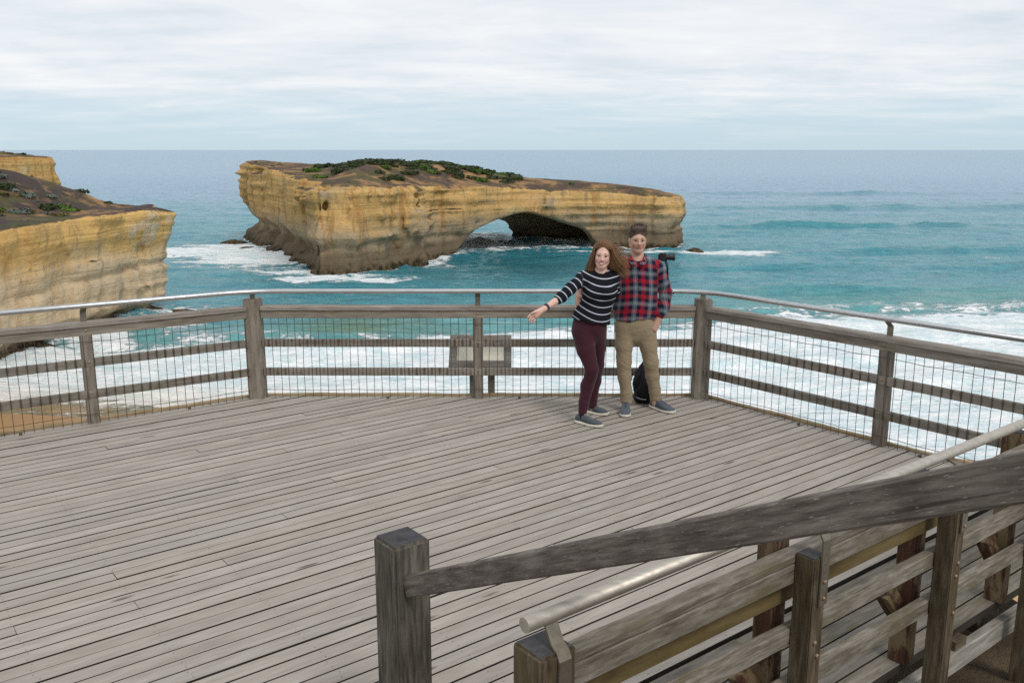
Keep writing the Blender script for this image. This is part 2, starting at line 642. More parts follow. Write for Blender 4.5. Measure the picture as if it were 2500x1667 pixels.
NEAR_N = 2.05
PITCH, GAP = 0.1125, 0.0125
wide_gap = False
screws = MB()
joists = [k * 0.6 for k in range(-16, 16)]
nn = NEAR_N
while nn < 9.6:
    if 2.68 < nn < 2.75 and not wide_gap:
        nn += 0.024                 # the wide joint where the newer boards begin
        wide_gap = True
    n0, n1 = nn, nn + PITCH - GAP + random.uniform(-0.0022, 0.0022)
    ddd = -8.0 + random.uniform(0, 3.8)
    start = -9.0
    cuts_ = []
    while ddd < 8:
        cuts_.append(round(ddd / 0.6) * 0.6)
        ddd += random.choice((4.2, 4.8, 5.4, 6.0, 6.6))
    segs_ = list(zip([start] + cuts_, cuts_ + [9.0]))
    for s0, s1 in segs_:
        if s1 - s0 < 0.3:
            continue
        poly = [W(n0, s0 + 0.0015), W(n0, s1 - 0.0015), W(n1, s1 - 0.0015), W(n1, s0 + 0.0015)]
        for nrm, p in ((-INC, PA - INC * EDGE), (-INL, PA - INL * EDGE), (-INR, PB - INR * EDGE), (Vector((-1, 0, 0)), Vector((-7.6, 0, 0)))):
            poly = clip(poly, nrm, nrm.dot(p))
            if len(poly) < 3:
                break
        if len(poly) < 3:
            continue
        ctr = sum(poly, Vector()) / len(poly)
        dz0 = random.uniform(-0.0022, 0.0022)
        Mw = Matrix((DV, NV, Vector((0, 0, 1)))).transposed().to_4x4()
        Mw.translation = ctr + Vector((0, 0, dz0))
        inv = Mw.inverted()
        lp = [inv @ Vector((p.x, p.y, dz0)) for p in poly]
        k = len(lp)
        vs = [(p.x, p.y, 0) for p in lp] + [(p.x, p.y, -0.05) for p in lp]
        fs = [tuple(range(k)), tuple(range(2 * k - 1, k - 1, -1))] + [(i, i + k, (i + 1) % k + k, (i + 1) % k) for i in range(k)]
        pme = MB().add(vs, fs).me('plank')
        pme.materials.append(M_DECKOLD if nn < 2.7 else M_DECK)
        pme.materials.append(M_DECKSIDE)                # dirty edges, painted near-black to deepen the shade in the gaps
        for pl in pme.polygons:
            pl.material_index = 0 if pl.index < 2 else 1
        o = link('plank', pme, None, deck, Mw)
        lo = min((DV.dot(p) for p in poly))
        hi = max((DV.dot(p) for p in poly))
        for j in joists:
            if lo + 0.02 < j < hi - 0.02 and n1 < 7.4:
                for q in (n0 + 0.022, n1 - 0.022):
                    c = W(q + random.uniform(-.004, .004), j + random.uniform(-.012, .012), dz0 + 0.0008)
                    screws.add([c + Vector((0.0042 * math.cos(a), 0.0042 * math.sin(a), 0)) for a in (0, 1.05, 2.09, 3.14, 4.19, 5.24)], [(0, 1, 2, 3, 4, 5)])
    nn += PITCH
tag(link('screw_heads', screws.me('screw_heads'), M_SCREW, deck), kind='stuff')

# the bearers below and the trim along the seaward edges
for k in range(-3, 6):
    d0 = k * 1.2 + 0.3
    top = 8.55 if d0 > 4.3 else 8.9
    top = min(top, 9.0 - max(0, d0 - 4.0) * 1.6)
    timber('bearer', W(2.12, d0, -0.13), W(top - 0.25, d0, -0.13), 0.07, 0.17, M_NPOST, deck)
for P, Q, I in ((PL3, PA, INL), (PA, PB, INC), (PB, PR2, INR)):
    timber('edge_board', P - I * 0.075 + Vector((0, 0, -0.055)), Q - I * 0.075 + Vector((0, 0, -0.055)), 0.05, 0.15, M_EDGE, deck, bevel=0.006, cuts=14, rough=0.006)
timber('skirt_board', W(2.02, 1.7, -0.15), W(2.02, 7.1, -0.15), 0.055, 0.12, M_SKIRT, deck, bevel=0.006)
for d0 in (2.4, 3.75, 4.62, 5.7):
    timber('block', W(2.03, d0 - 0.06, -0.062), W(2.03, d0 + 0.06, -0.062), 0.05, 0.048, M_NPOST, deck)

# ================================================================== seaward fence


def wire_mesh(bend, seed):
    rr = random.Random(seed)
    zs = (0.0, 0.22, 0.42, 0.62, 0.845)
    return MB().tube([(rr.uniform(-bend, bend), rr.uniform(-0.002, 0.002), z) for z in zs], 0.0029, 4, cap=False).me('wire', smooth=True)


WIRES = [wire_mesh(0.0012, s) for s in range(4)] + [wire_mesh(0.007, s) for s in (9, 10)]
BOLT = MB().tube([(0, 0, -0.004), (0, 0, 0.006), (0, 0, 0.010)], [0.012, 0.012, 0.006], 8).me('bolt', smooth=False)


def bolt(p, nrm, parent, s=1.0):
    M = Vector(nrm).to_track_quat('Z', 'Y').to_matrix().to_4x4()
    M.translation = p
    o = link('bolt', BOLT, M_BOLT, parent, M @ Matrix.Scale(s, 4))
    return o


def post(name, p, top, size, mat, parent, along, base=-0.3, bevel=0.006, capmat=None):
    """square post, grain upright; `along` is the direction its faces follow"""
    M = Matrix((Vector((0, 0, 1)), Vector(along), Vector((0, 0, 1)).cross(Vector(along)))).transposed().to_4x4()
    L = top - base
    sx, sy = size if isinstance(size, tuple) else (size, size)
    me = MB().box((0, 0, 0), (L, sx, sy)).me(name, bevel=bevel, segs=2)
    M.translation = Vector((p.x, p.y, (top + base) / 2))
    o = link(name, me, mat, parent, M)
    if capmat is not None:
        me.materials.append(capmat)
        for pl in me.polygons:
            if pl.center.x > L / 2 - 0.004:
                pl.material_index = 1
    return o


def fence(label, ends, mids, inw, corner=()):
    P, Q = ends
    dr = unit(Q - P)
    root = empty('deck_fence', (P + Q) / 2, label, 'fence')
    up = Vector((0, 0, 1))
    a, b = P + dr * (0.085 if P in corner else 0.0), Q - dr * (0.085 if Q in corner else 0.0)
    timber('cap_rail', a + up * 0.953, b + up * 0.953, 0.14, 0.042, M_CAP, root, bevel=0.005)
    timber('face_board', a + up * 0.892 + inw * 0.034, b + up * 0.892 + inw * 0.034, 0.036, 0.078, M_FENCE, root, bevel=0.003)
    for z in (0.59, 0.286):
        timber('rail', a + up * z + inw * 0.032, b + up * z + inw * 0.032, 0.045, 0.078, M_RAIL, root, bevel=0.004)
    for m in mids:
        post('post', m, 0.93, 0.1, M_FENCE, root, dr)
        for z in (0.9, 0.6, 0.3):
            bolt(m + inw * (0.052 if z > 0.8 else 0.0555) + up * z, inw, root, 0.9)
    L = (b - a).length
    k = int(L / 0.08)
    off = (L - k * 0.08) / 2
    ctr = (a + b) / 2
    for i in range(k + 1):
        s = -L / 2 + off + i * 0.08
        q = ctr + dr * s + inw * 0.062
        me = WIRES[RNG.integers(0, 4)] if RNG.random() < 0.86 else WIRES[RNG.integers(4, 6)]
        M = frame_mat(q, q + dr)
        M.translation = Vector((q.x, q.y, 0.012))
        link('wire', me, M_WIRE, root, M)
    for z in (0.795, 0.098):
        pts = [ctr + dr * (-L / 2 + L * i / 24) + inw * 0.067 + up * (z + 0.0035 * math.sin(i * 1.7) + random.uniform(-.003, .003)) for i in range(25)]
        link('wire', MB().tube(pts, 0.0026, 4, cap=False).me('wire', smooth=True), M_WIRE, root)
    for i in range(3):
        q = a + dr * (L * (0.18 + 0.3 * i) + random.uniform(-.1, .1)) + inw * 0.055
        link('clip', MB().box((0, 0, 0), (0.03, 0.016, 0.02)).me('clip', bevel=0.004), M_WIRE, root, frame_mat(q + up * 0.014, q + dr + up * 0.014))
    return root


CORNERS = (PA, PB)
f_mid = fence('grey timber and wire mesh fence straight ahead, with two thick corner posts', (PA, PB), [Vector((-0.352, 9.135, 0))], INC, CORNERS)
for p in CORNERS:
    post('corner_post', p, 1.05, 0.16, M_FENCE, f_mid, Vector((1, 0, 0)), bevel=0.008)
f_left = fence('grey timber and wire mesh fence running off to the left edge', (PL3, PA), [PL1, PL2], INL, CORNERS)
f_right = fence('grey timber and wire mesh fence running towards the camera on the right', (PB, PR2), [PR1], INR, CORNERS)

# the steel handrail that follows the fence, bent at the corners
ZR = 1.133


def offs(p, i1, i2, k):
    m = (i1 + i2)
    return p + m * (k / (1 + i1.dot(i2)))


def bend(p0, p, p1, rad=0.35, k=7):
    a = p + unit(p0 - p) * rad
    c = p + unit(p1 - p) * rad
    return [a * (1 - t) ** 2 + p * 2 * t * (1 - t) + c * t * t for t in [i / k for i in range(k + 1)]]


up_ = Vector((0, 0, ZR))
qa, qb = offs(PA, INC, INL, 0.055), offs(PB, INC, INR, 0.055)
q0, q3 = PL3 + INL * 0.055, PR2 + INR * 0.055
path = [q0] + bend(q0, qa, qb) + bend(qa, qb, q3) + [q3]
hr = empty('handrail', (qa + qb) / 2 + up_, 'long bent stainless steel handrail above the fence facing the sea', 'handrail')
link('tube', MB().tube([p + up_ for p in path], 0.0245, 14).me('tube', smooth=True), M_STEEL, hr)


def bracket(parent, foot, inw, dr, z0, out=0.0):
    """flat plate rising from the post and leaning over to carry the tube"""
    base = foot + inw * out
    tip = foot + inw * 0.055
    pr = [(base, z0), (base, z0 + (ZR - z0) * 0.55), (tip, ZR - 0.012)]
    mb = MB()
    th, wd = 0.006, 0.026
    vs = []
    for p, z in pr:
        for s in (-1, 1):
            for e in (-1, 1):
                vs.append(p + dr * (wd * s) + inw * (th * e) + Vector((0, 0, z)))
    fs = []
    for i in range(2):
        o = i * 4
        for a, b in ((0, 1), (1, 3), (3, 2), (2, 0)):
            fs.append((o + a, o + b, o + b + 4, o + a + 4))
    fs += [(0, 2, 3, 1), (8, 9, 11, 10)]
    mb.add(vs, fs)
    return link('bracket', mb.me('bracket'), M_PLATE, parent)


for p, i, dr, z0, o in ((PL2, INL, DL, 0.974, -0.02), (PL1, INL, DL, 0.974, -0.02), (Vector((-0.352, 9.135, 0)), INC, Vector((1, 0, 0)), 0.974, -0.02),
                        (PR1, INR, DR, 0.974, -0.02), (PA, unit(INC + INL), Vector((1, 0, 0)), 1.05, 0.02), (PB, unit(INC + INR), Vector((1, 0, 0)), 1.05, 0.02)):
    bracket(hr, p, i, dr, z0, o)

# ================================================================== landward fence beside the stair (no mesh)
f_near = empty('deck_fence', W(1.95, 4.2, 0), 'weathered timber fence with doubled posts in the right foreground', 'fence')
INN = NV.copy()
ep = W(1.95, 1.64)
post('end_post', ep, 1.04, 0.145, M_NPOST, f_near, DV, base=-0.6, bevel=0.01, capmat=M_ENDG)
timber('cap_rail', W(1.966, 1.713, 0.955), W(1.966, 7.1, 0.955), 0.068, 0.04, M_NEAR, f_near, bevel=0.006, cuts=30, rough=0.0025)
timber('face_board', W(1.955, 1.713, 0.892), W(1.955, 7.1, 0.892), 0.05, 0.084, M_NEAR, f_near, bevel=0.004)
for z in (0.613, 0.365):
    timber('rail', W(1.957, 1.713, z), W(1.957, 7.1, z), 0.05, 0.076, M_NEAR, f_near, bevel=0.005, cuts=24, rough=0.0015)
timber('inner_board', W(2.005, 1.8, 0.79), W(2.005, 7.1, 0.79), 0.03, 0.11, M_GOLD, f_near)
for d0 in (2.96, 4.10, 5.13, 6.2):
    q = W(1.886, d0)
    post('post', q, 0.985, 0.09, M_NPOST, f_near, DV, base=-0.75, bevel=0.005, capmat=M_ENDG)
    iq = W(2.072, d0 + 0.01)
    post('inner_post', iq, 1.02, (0.085, 0.1), M_RED, f_near, DV, base=0.003, bevel=0.006, capmat=M_ENDG)
    for z in (0.83, 0.62, 0.555, 0.36):
        bolt(W(1.8405, d0 + random.uniform(-.02, .02), z), -NV, f_near, 0.85)
    # raking cleat fixed to the inner post
    a, b_ = W(2.1, d0 - 0.16, 0.43), W(2.1, d0 + 0.0, 0.25)
    timber('cleat', a, b_, 0.075, 0.085, M_RED, f_near, bevel=0.003)
hr2 = empty('handrail', W(1.945, 1.55, ZR), 'stainless handrail with a capped end beside the foreground stair', 'handrail')
tp = [W(1.945, 1.555, ZR), W(1.945, 2.6, ZR), W(1.945, 4.5, ZR), W(1.945, 7.1, ZR)]
link('tube', MB().tube(tp, 0.0245, 20).me('tube', smooth=False), M_STEELW, hr2)
for pl in hr2.children[0].data.polygons:
    pl.use_smooth = len(pl.vertices) == 4


def strap(parent, d0, n_face, ztop, zbot=0.80):
    """bent strap bolted to the outer face of a post, carrying the tube"""
    pr = [(n_face, zbot), (n_face, ztop - 0.03), (n_face + 0.012, ztop - 0.008), (n_face + 0.035, ztop + 0.006), (1.945, ZR - 0.018)]
    vs, fs = [], []
    for i, (n_, z) in enumerate(pr):
        t0 = Vector((pr[min(i + 1, 4)][0] - pr[max(i - 1, 0)][0], pr[min(i + 1, 4)][1] - pr[max(i - 1, 0)][1]))
        t0.normalize()
        nx_, nz_ = -t0.y, t0.x
        for s in (-1, 1):
            for e in (0, 1):
                vs.append(W(n_ + nx_ * 0.008 * e, d0 + 0.025 * s, z + nz_ * 0.008 * e))
    for i in range(4):
        o = i * 4
        for a, b in ((0, 1), (1, 3), (3, 2), (2, 0)):
            fs.append((o + a, o + b, o + b + 4, o + a + 4))
    fs += [(0, 2, 3, 1), (16, 17, 19, 18)]
    o = link('bracket', MB().add(vs, fs).me('bracket'), M_PLATE, parent)
    for z in (zbot + 0.03, zbot + 0.1):
        bolt(W(n_face - 0.008, d0, z), -NV, o, 0.7)


strap(hr2, 1.655, 1.874, 1.045, 0.72)
for d0 in (2.975, 4.115, 5.145):
    strap(hr2, d0, 1.838, 1.085, 0.78)

# ================================================================== stair the camera stands on
sr = empty('stair_railing', W(2.886, 1.687, 0), 'dark timber stair rail and thick newel post nearest the camera', 'railing')
post('newel_post', W(2.886, 1.687), 1.05, 0.166, M_NEWEL, sr, DV, base=-0.4, bevel=0.012, capmat=M_ENDG)
slope = (2.012 - 0.93) / (2.8 - 0.65)
r0 = W(2.8, 1.665, 0.882)
r1 = W(-0.9, 1.665, 0.882 + slope * 3.7)
timber('top_rail', r0, r1, 0.048, 0.086, M_DARK, sr, bevel=0.006, cuts=40, rough=0.0008)
for n_ in (0.35, -0.8):
    post('post', W(n_, 1.735), 0.86 + slope * (2.8 - n_), 0.09, M_NEWEL, sr, DV, base=-0.5)
st = empty('stairs', W(1.5, 0.5, 0), kind='structure')
for k in range(9):
    n_ = 2.0 - k * 0.32
    z = 0.15 * (k + 1)
    timber('tread', W(n_ - 0.16, -1.2, z), W(n_ - 0.16, 1.56, z), 0.3, 0.045, M_DECK, st, bevel=0.004)
for d_ in (-1.22, 1.59):
    timber('stringer', W(2.2, d_, -0.02), W(-1.0, d_, 1.48), 0.05, 0.26, M_NPOST, st)

# ================================================================== ground under and beside the deck, beach
SEA = -25.0


def m_soil():
    m, t, b = material('soil')
    p = t.pos()
    n1 = t.noise(p, 2.2, 6, 0.65)
    n2 = t.noise(p, 18.0, 5, 0.7)
    c = t.ramp(n1, [(0.3, (0.045, 0.028, 0.014)), (0.5, (0.10, 0.066, 0.035)), (0.7, (0.17, 0.12, 0.065))])
    c = t.mix(t.step(n2, 0.55, 0.68), c, (0.05, 0.032, 0.017, 1))
    t.put(b.inputs['Base Color'], c)
    b.inputs['Roughness'].default_value = 0.95
    t.put(b.inputs['Normal'], t.bump(n2, 0.8, 0.03))
    return m


M_SOIL = m_soil()
nv = np.array([NV.x, NV.y])
gx, gy = np.meshgrid(np.arange(-40, 40.1, 0.5), np.arange(-20, 40.1, 0.5), indexing='ij')


def deck_out(x, y):
    """distance outside the seaward deck edge (positive outside)"""
    s = np.full(x.shape, -1e9)
    for I, P in ((INC, PA), (INL, PA), (INR, PB)):
        s = np.maximum(s, -(I.x * (x - P.x) + I.y * (y - P.y)))
    return s


nn_ = gx * NV.x + gy * NV.y
so_ = deck_out(gx, gy)
gz = -0.43 - 0.16 * np.maximum(nn_ - 1.9, 0) + 0.04 * fbm(gx * 0.8, gy * 0.8, gx * 0, 4, 3)
gz = gz + np.where(nn_ < 1.9, (1.9 - nn_) * 0.12, 0)
gz = gz - np.where(so_ > -0.6, 2.3 * (np.maximum(so_ + 0.6, 0)) ** 1.08, 0)
gz = np.maximum(gz, -24.4 + 0.02 * (30 - gy)) + 0.0
I_, J_ = gx.shape
idx = np.arange(I_ * J_).reshape(I_, J_)
quads = np.stack([idx[:-1, :-1], idx[1:, :-1], idx[1:, 1:], idx[:-1, 1:]], -1).reshape(-1, 4)
ground = link('ground', mesh_np('ground', np.stack([gx, gy, gz], -1).reshape(-1, 3), quads), M_SOIL)
tag(ground, kind='structure')


def m_sand():
    m, t, b = material('sand')
    p = t.pos()
    n1 = t.noise(p, 0.35, 5, 0.6)
    x, y, z = t.xyz(p)
    wet = t.step(z, SEA + 0.75, SEA + 0.15)
    c = t.mix(n1, (0.40, 0.25, 0.115, 1), (0.50, 0.33, 0.165, 1))
    c = t.mix(wet, c, (0.32, 0.185, 0.08, 1))
    t.put(b.inputs['Base Color'], c)
    t.put(b.inputs['Roughness'], t.math('SUBTRACT', 0.9, t.math('MULTIPLY', wet, 0.45)))
    return m


def shore(x):
    return 89.0 - 0.10 * (x + 50) + 2.2 * np.sin(x * 0.09) + 1.3 * np.sin(x * 0.23 + 1)


bx, by = np.meshgrid(np.linspace(-320, 320, 161), np.linspace(26, 150, 63), indexing='ij')
bz = SEA + (shore(bx) - by) * 0.035 + 0.05 * fbm(bx * 0.2, by * 0.2, bx * 0, 3, 8)
idx = np.arange(bx.size).reshape(bx.shape)
quads = np.stack([idx[:-1, :-1], idx[1:, :-1], idx[1:, 1:], idx[:-1, 1:]], -1).reshape(-1, 4)
beach = link('beach', mesh_np('beach', np.stack([bx, by, bz], -1).reshape(-1, 3), quads), m_sand())
tag(beach, kind='structure')

# ================================================================== limestone cliffs
ARCH = [(-84, 283), (-62, 241), (-47, 210), (-41, 199.5), (-35, 199), (-27, 212), (-18, 230), (-6, 246), (8, 253), (28, 257), (42, 255), (47.5, 258),
        (52, 268), (47, 282), (32, 291), (10, 294), (-14, 293), (-40, 300), (-66, 304), (-82, 298)]
HEAD = [(-66.0, 70), (-65.0, 95), (-64, 112), (-62.5, 128), (-59.5, 143), (-56.5, 152), (-58.5, 158), (-67, 164), (-92, 172), (-150, 182), (-190, 150), (-180, 70)]
FARH = [(-148, 300), (-152, 288), (-176, 277), (-215, 268), (-290, 262), (-320, 300), (-300, 380), (-230, 372), (-184, 345), (-160, 312)]


def interp(x, xs, ys):
    return np.interp(x, xs, ys)


def arch_top(x, y, sd):
    base = interp(x, [-83, -60, -38, -16, 20, 47, 55], [-0.6, -2.9, -5.0, -6.3, -8.7, -10.2, -11.5])
    amp = interp(x, [-83, -62, -50, -40, -18, -4, 6, 20, 36, 50], [0.2, 0.8, 2.0, 4.1, 4.5, 2.6, 1.8, 2.0, 1.5, 0.5])
    wd = interp(x, [-83, -40, 0, 20, 50], [16, 21, 15, 9, 8])
    return base + amp * sstep(-sd, 2.0, wd)


def head_top(x, y, sd):
    base = interp(y, [70, 112, 150, 160], [-7.0, -7.2, -6.6, -6.8])
    return base + 8.6 * sstep(-sd, 1.0, 33) - 0.9 * np.exp(-((-sd - 9) / 6.0) ** 2)


def far_top(x, y, sd):
    return 0.4 + 2.6 * sstep(-sd, 0.5, 22)


def cliff_field(poly, topf, lo, hi, h, prof, seed, extra=None, rough=1.0):
    xs = np.arange(lo[0], hi[0] + h, h)
    ys = np.arange(lo[1], hi[1] + h, h)
    zs = np.arange(lo[2], hi[2] + h, h)
    X, Y = np.meshgrid(xs, ys, indexing='ij')
    wx_ = X + 2.6 * rough * fbm(X / 11, Y / 11, X * 0, 3, seed) + 0.8 * rough * fbm(X / 3.5, Y / 3.5, X * 0, 2, seed + 3)
    wy_ = Y + 2.6 * rough * fbm(X / 11, Y / 11, X * 0 + 5, 3, seed + 1)
    sd = poly_sd(wx_, wy_, poly)
    top = topf(X, Y, sd) + 0.35 * fbm(X / 5, Y / 5, X * 0, 4, seed + 7)
    F = np.full((len(xs), len(ys), len(zs)), 5.0, np.float32)
    for k, z in enumerate(zs):
        m = (sd < 9) & (sd > -60)
        side = sd + prof(z, X, Y, top)
        near = m & (np.abs(side) < 4.5)
        xx, yy = X[near], Y[near]
        ledge = 0.55 * vnoise(xx / 26, yy / 26, np.full(xx.shape, z / 0.75 + 0.10 * 0), seed + 11) + 0.35 * vnoise(xx / 9, yy / 9, np.full(xx.shape, z / 1.7), seed + 12)
        lump = 0.9 * fbm(xx / 4.5, yy / 4.5, np.full(xx.shape, z / 5.0), 3, seed + 21) + 1.7 * np.abs(fbm(xx / 9, yy / 9, np.full(xx.shape, z / 15.0), 2, seed + 25)) - 0.5
        gull = np.maximum(0, fbm(xx / 2.6, yy / 2.6, np.full(xx.shape, z / 24.0), 2, seed + 31) - 0.22) * 2.8
        s2 = side.copy()
        s2[near] += rough * (ledge + lump + gull)
        f = np.maximum(s2, (z - top) * 0.8)
        if extra is not None:
            f = np.maximum(f, extra(X, Y, z))
        F[:, :, k] = np.clip(f, -5, 5)
    return surface_nets(F, (lo[0], lo[1], lo[2]), h), top, sd, X, Y


def prof_arch(z, x, y, top):
    # face leans out towards the rim, is undercut above the tide and flares into a wave-cut ledge
    up_ = np.clip((top - z) / 16.0, 0, 1)
    left = sstep(x, -42, -58)
    p = 0.5 * up_ + left * (0.2 * up_ + 0.8 * sstep(np.array(z), -15, -19.5)) + (1 - left) * 0.9 * sstep(np.array(z), -16.5, -20)
    tilt = -19.0 + (x + 40) * 0.01 + 1.2 * np.sin(x * 0.13 + y * 0.07)
    cut = (0.7 + 0.6 * left) * np.exp(-((z - tilt + 1.0) / 1.7) ** 2) * (0.55 + 0.45 * np.sin(x * 0.21 + 1.1) ** 2)
    flare = -(0.9 + 0.7 * left) * sstep(np.array(z), -22.6, -24.7)
    crumble = 2.6 * np.exp(-(top - z) / 1.5) * (z > -14) * (0.65 + 0.7 * vnoise(x / 5.0, y / 5.0, x * 0, 61))
    zn = -16.6 - 0.085 * (x + 84)                       # the deep wave-cut notch climbs towards the left end
    notch = left * 2.6 * np.exp(-((z - zn + 1.6) / 2.4) ** 2)
    # the corner buttress stands proud and splits the two faces
    but = -2.2 * np.exp(-(((x + 38) / 5.0) ** 2 + ((y - 200) / 7.0) ** 2)) * sstep(np.array(z), -9, -17)
    return p + cut + flare + crumble + notch + but


TUN0, TUN1 = np.array([3.5, 252.0]), np.array([-15.0, 288.0])


def tunnel(x, y, z):
    ax = TUN1 - TUN0
    L = np.hypot(*ax)
    ux, uy = ax / L
    s = (x - TUN0[0]) * ux + (y - TUN0[1]) * uy
    t = np.clip((y - TUN0[1]) / (TUN1[1] - TUN0[1]), -0.6, 1.5)
    wdt = (x - (TUN0[0] + (TUN1[0] - TUN0[0]) * t)) + 1.6 * fbm(x / 6, y / 6, np.full(x.shape, z / 5.0), 2, 77)
    hw = 24.5 - 6.5 * t
    hh = 10.0 - 0.9 * t + 1.0 * np.sin(x * 0.3 + 0.5) * 0.5
    e = np.sqrt((wdt / hw) ** 2 + (np.maximum(z - (SEA - 1.0), 0) / (hh + 1.0)) ** 2)
    inside = (1 - e) * 8.0
    # a hollow eaten back behind the right-hand leg
    e2 = (((np.abs(x - 12) / 17.0) ** 3 + (np.abs(y - 271.5) / 13.5) ** 3 + (np.maximum(z - SEA, 0) / 10.6) ** 3)) ** (1 / 3)
    inside = np.maximum(inside, (1 - e2) * 9.0)
    return np.where((s > -16) & (s < L + 16), inside, -5.0)


def m_rock(name, gold, pale, brown, dark, z_dark, z_grey, grey_amt=0.6, dark_wob=1.6, rust=0.62, soil_lo=0.40, soil_dark=(0.088, 0.060, 0.048, 1)):
    m, t, b = material(name)
    p = t.pos()
    x, y, z = t.xyz(p)
    nrm = t.n('ShaderNodeNewGeometry').outputs['Normal']
    nz = t.xyz(nrm)[2]
    warp = t.noise(t.scale(p, (0.05, 0.05, 0.08)), 1.0, 3, 0.5)
    zs = t.math('ADD', z, t.math('MULTIPLY', warp, 2.2))
    bands = t.noise(t.comb(t.math('MULTIPLY', x, 0.03), t.math('MULTIPLY', y, 0.03), t.math('MULTIPLY', zs, 1.6)), 1.0, 5, 0.65)
    fineb = t.noise(t.comb(t.math('MULTIPLY', x, 0.05), t.math('MULTIPLY', y, 0.05), t.math('MULTIPLY', zs, 1.7)), 1.0, 3, 0.62)
    patch = t.noise(t.scale(p, (0.09, 0.09, 0.12)), 1.0, 5, 0.6)
    streak = t.noise(t.comb(t.math('MULTIPLY', x, 0.5), t.math('MULTIPLY', y, 0.34), t.math('MULTIPLY', z, 0.055)), 1.0, 4, 0.62, 0.5)
    spot = t.noise(p, 0.8, 3.5, 0.66)
    c = t.mix(t.step(bands, 0.28, 0.70), brown, gold)
    c = t.mix(t.math('MULTIPLY', t.step(fineb, 0.54, 0.68), 0.45), c, tuple(k * 0.6 for k in brown))
    c = t.mix(t.math('MULTIPLY', t.step(fineb, 0.44, 0.34), 0.25), c, tuple(min(1, k * 1.25) for k in gold))
    # grey and chalky patches lower on the face
    gz_ = t.math('ADD', z, t.math('MULTIPLY', t.math('SUBTRACT', patch, 0.5), 13.0))
    c = t.mix(t.math('MULTIPLY', t.step(gz_, z_grey + 2.5, z_grey - 3.0), grey_amt), c, pale)
    c = t.mix(t.math('MULTIPLY', t.math('MULTIPLY', t.step(patch, 0.53, 0.62), t.step(t.noise(t.scale(p, (0.5, 0.5, 0.22)), 1.0, 4, 0.65), 0.42, 0.58)), 0.7), c, pale)
    # rusty runs down the face
    c = t.mix(t.math('MULTIPLY', t.step(streak, 0.53, 0.63), rust), c, (0.34, 0.165, 0.045, 1))
    c = t.mix(t.math('MULTIPLY', t.step(streak, 0.42, 0.32), 0.4), c, (0.13, 0.105, 0.075, 1))
    c = t.mix(t.math('MULTIPLY', t.step(spot, 0.58, 0.7), 0.5), c, tuple(k * 0.45 for k in brown))
    # wet, weed-dark foot of the cliff
    dz_ = t.math('ADD', z, t.math('MULTIPLY', t.math('SUBTRACT', patch, 0.5), dark_wob * 4))
    c = t.mix(t.math('MULTIPLY', t.step(dz_, z_dark + 2.0, z_dark - 1.8), 0.74), c, dark)
    foot = t.mix(t.step(spot, 0.42, 0.6), (0.03, 0.022, 0.012, 1), (0.115, 0.085, 0.045, 1))
    c = t.mix(t.step(t.math('ADD', z, t.math('MULTIPLY', spot, 1.6)), SEA + 3.2, SEA + 1.4), c, foot)
    # soil on everything that faces up, ochre where it is bare
    soil = t.mix(t.step(t.noise(t.scale(p, (0.10, 0.10, 0.1)), 1.0, 7, 0.68), soil_lo, soil_lo + 0.18), (0.33, 0.19, 0.085, 1), soil_dark)
    soil = t.mix(t.math('MULTIPLY', t.step(spot, 0.5, 0.66), 0.6), soil, (0.045, 0.048, 0.018, 1))
    heath = t.noise(t.scale(p, (0.13, 0.13, 0.1)), 1.0, 6, 0.66)
    soil = t.mix(t.math('MULTIPLY', t.step(heath, 0.50, 0.60), 0.8), soil, t.mix(t.step(spot, 0.4, 0.6), (0.045, 0.05, 0.02, 1), (0.095, 0.09, 0.04, 1)))
    rim = t.math('ADD', nz, t.math('MULTIPLY', t.math('SUBTRACT', spot, 0.5), 0.35))
    upm = t.math('MULTIPLY', t.step(rim, 0.66, 0.86), t.step(z, SEA + 8.0, SEA + 11.0))
    c = t.mix(upm, c, soil)
    t.put(b.inputs['Base Color'], c)
    b.inputs['Roughness'].default_value = 0.92
    b.inputs['Specular IOR Level'].default_value = 0.2
    hgt = t.math('ADD', t.math('ADD', t.math('MULTIPLY', fineb, 0.35), t.math('MULTIPLY', bands, 0.4)), t.math('MULTIPLY', spot, 0.9))
    t.put(b.inputs['Normal'], t.bump(hgt, 0.9, 0.5))
    return m


M_ARCH = m_rock('arch_limestone', (0.62, 0.395, 0.155), (0.355, 0.288, 0.205), (0.43, 0.262, 0.10), (0.075, 0.057, 0.037), -20.0, -14.5, 0.8)
M_HEAD = m_rock('headland_limestone', (0.64, 0.405, 0.145), (0.54, 0.48, 0.39), (0.45, 0.28, 0.105), (0.12, 0.095, 0.06), -23.2, -13.5, 0.55, 0.7, 0.25, 0.33, (0.062, 0.046, 0.046, 1))
M_FAR = m_rock('far_limestone', (0.58, 0.38, 0.15), (0.52, 0.43, 0.28), (0.42, 0.23, 0.08), (0.12, 0.1, 0.07), -22.0, -16.0, 0.4)

(av, aq), a_top, a_sd, aX, aY = cliff_field(ARCH, arch_top, (-90, 190, -28), (62, 312, 3.5), 0.5, prof_arch, 40, tunnel, rough=1.1)
arch = link('arch_rock', mesh_np('arch_rock', av, aq), M_ARCH)
tag(arch, 'long limestone sea stack pierced by a natural arch, scrub on top', 'rock arch')


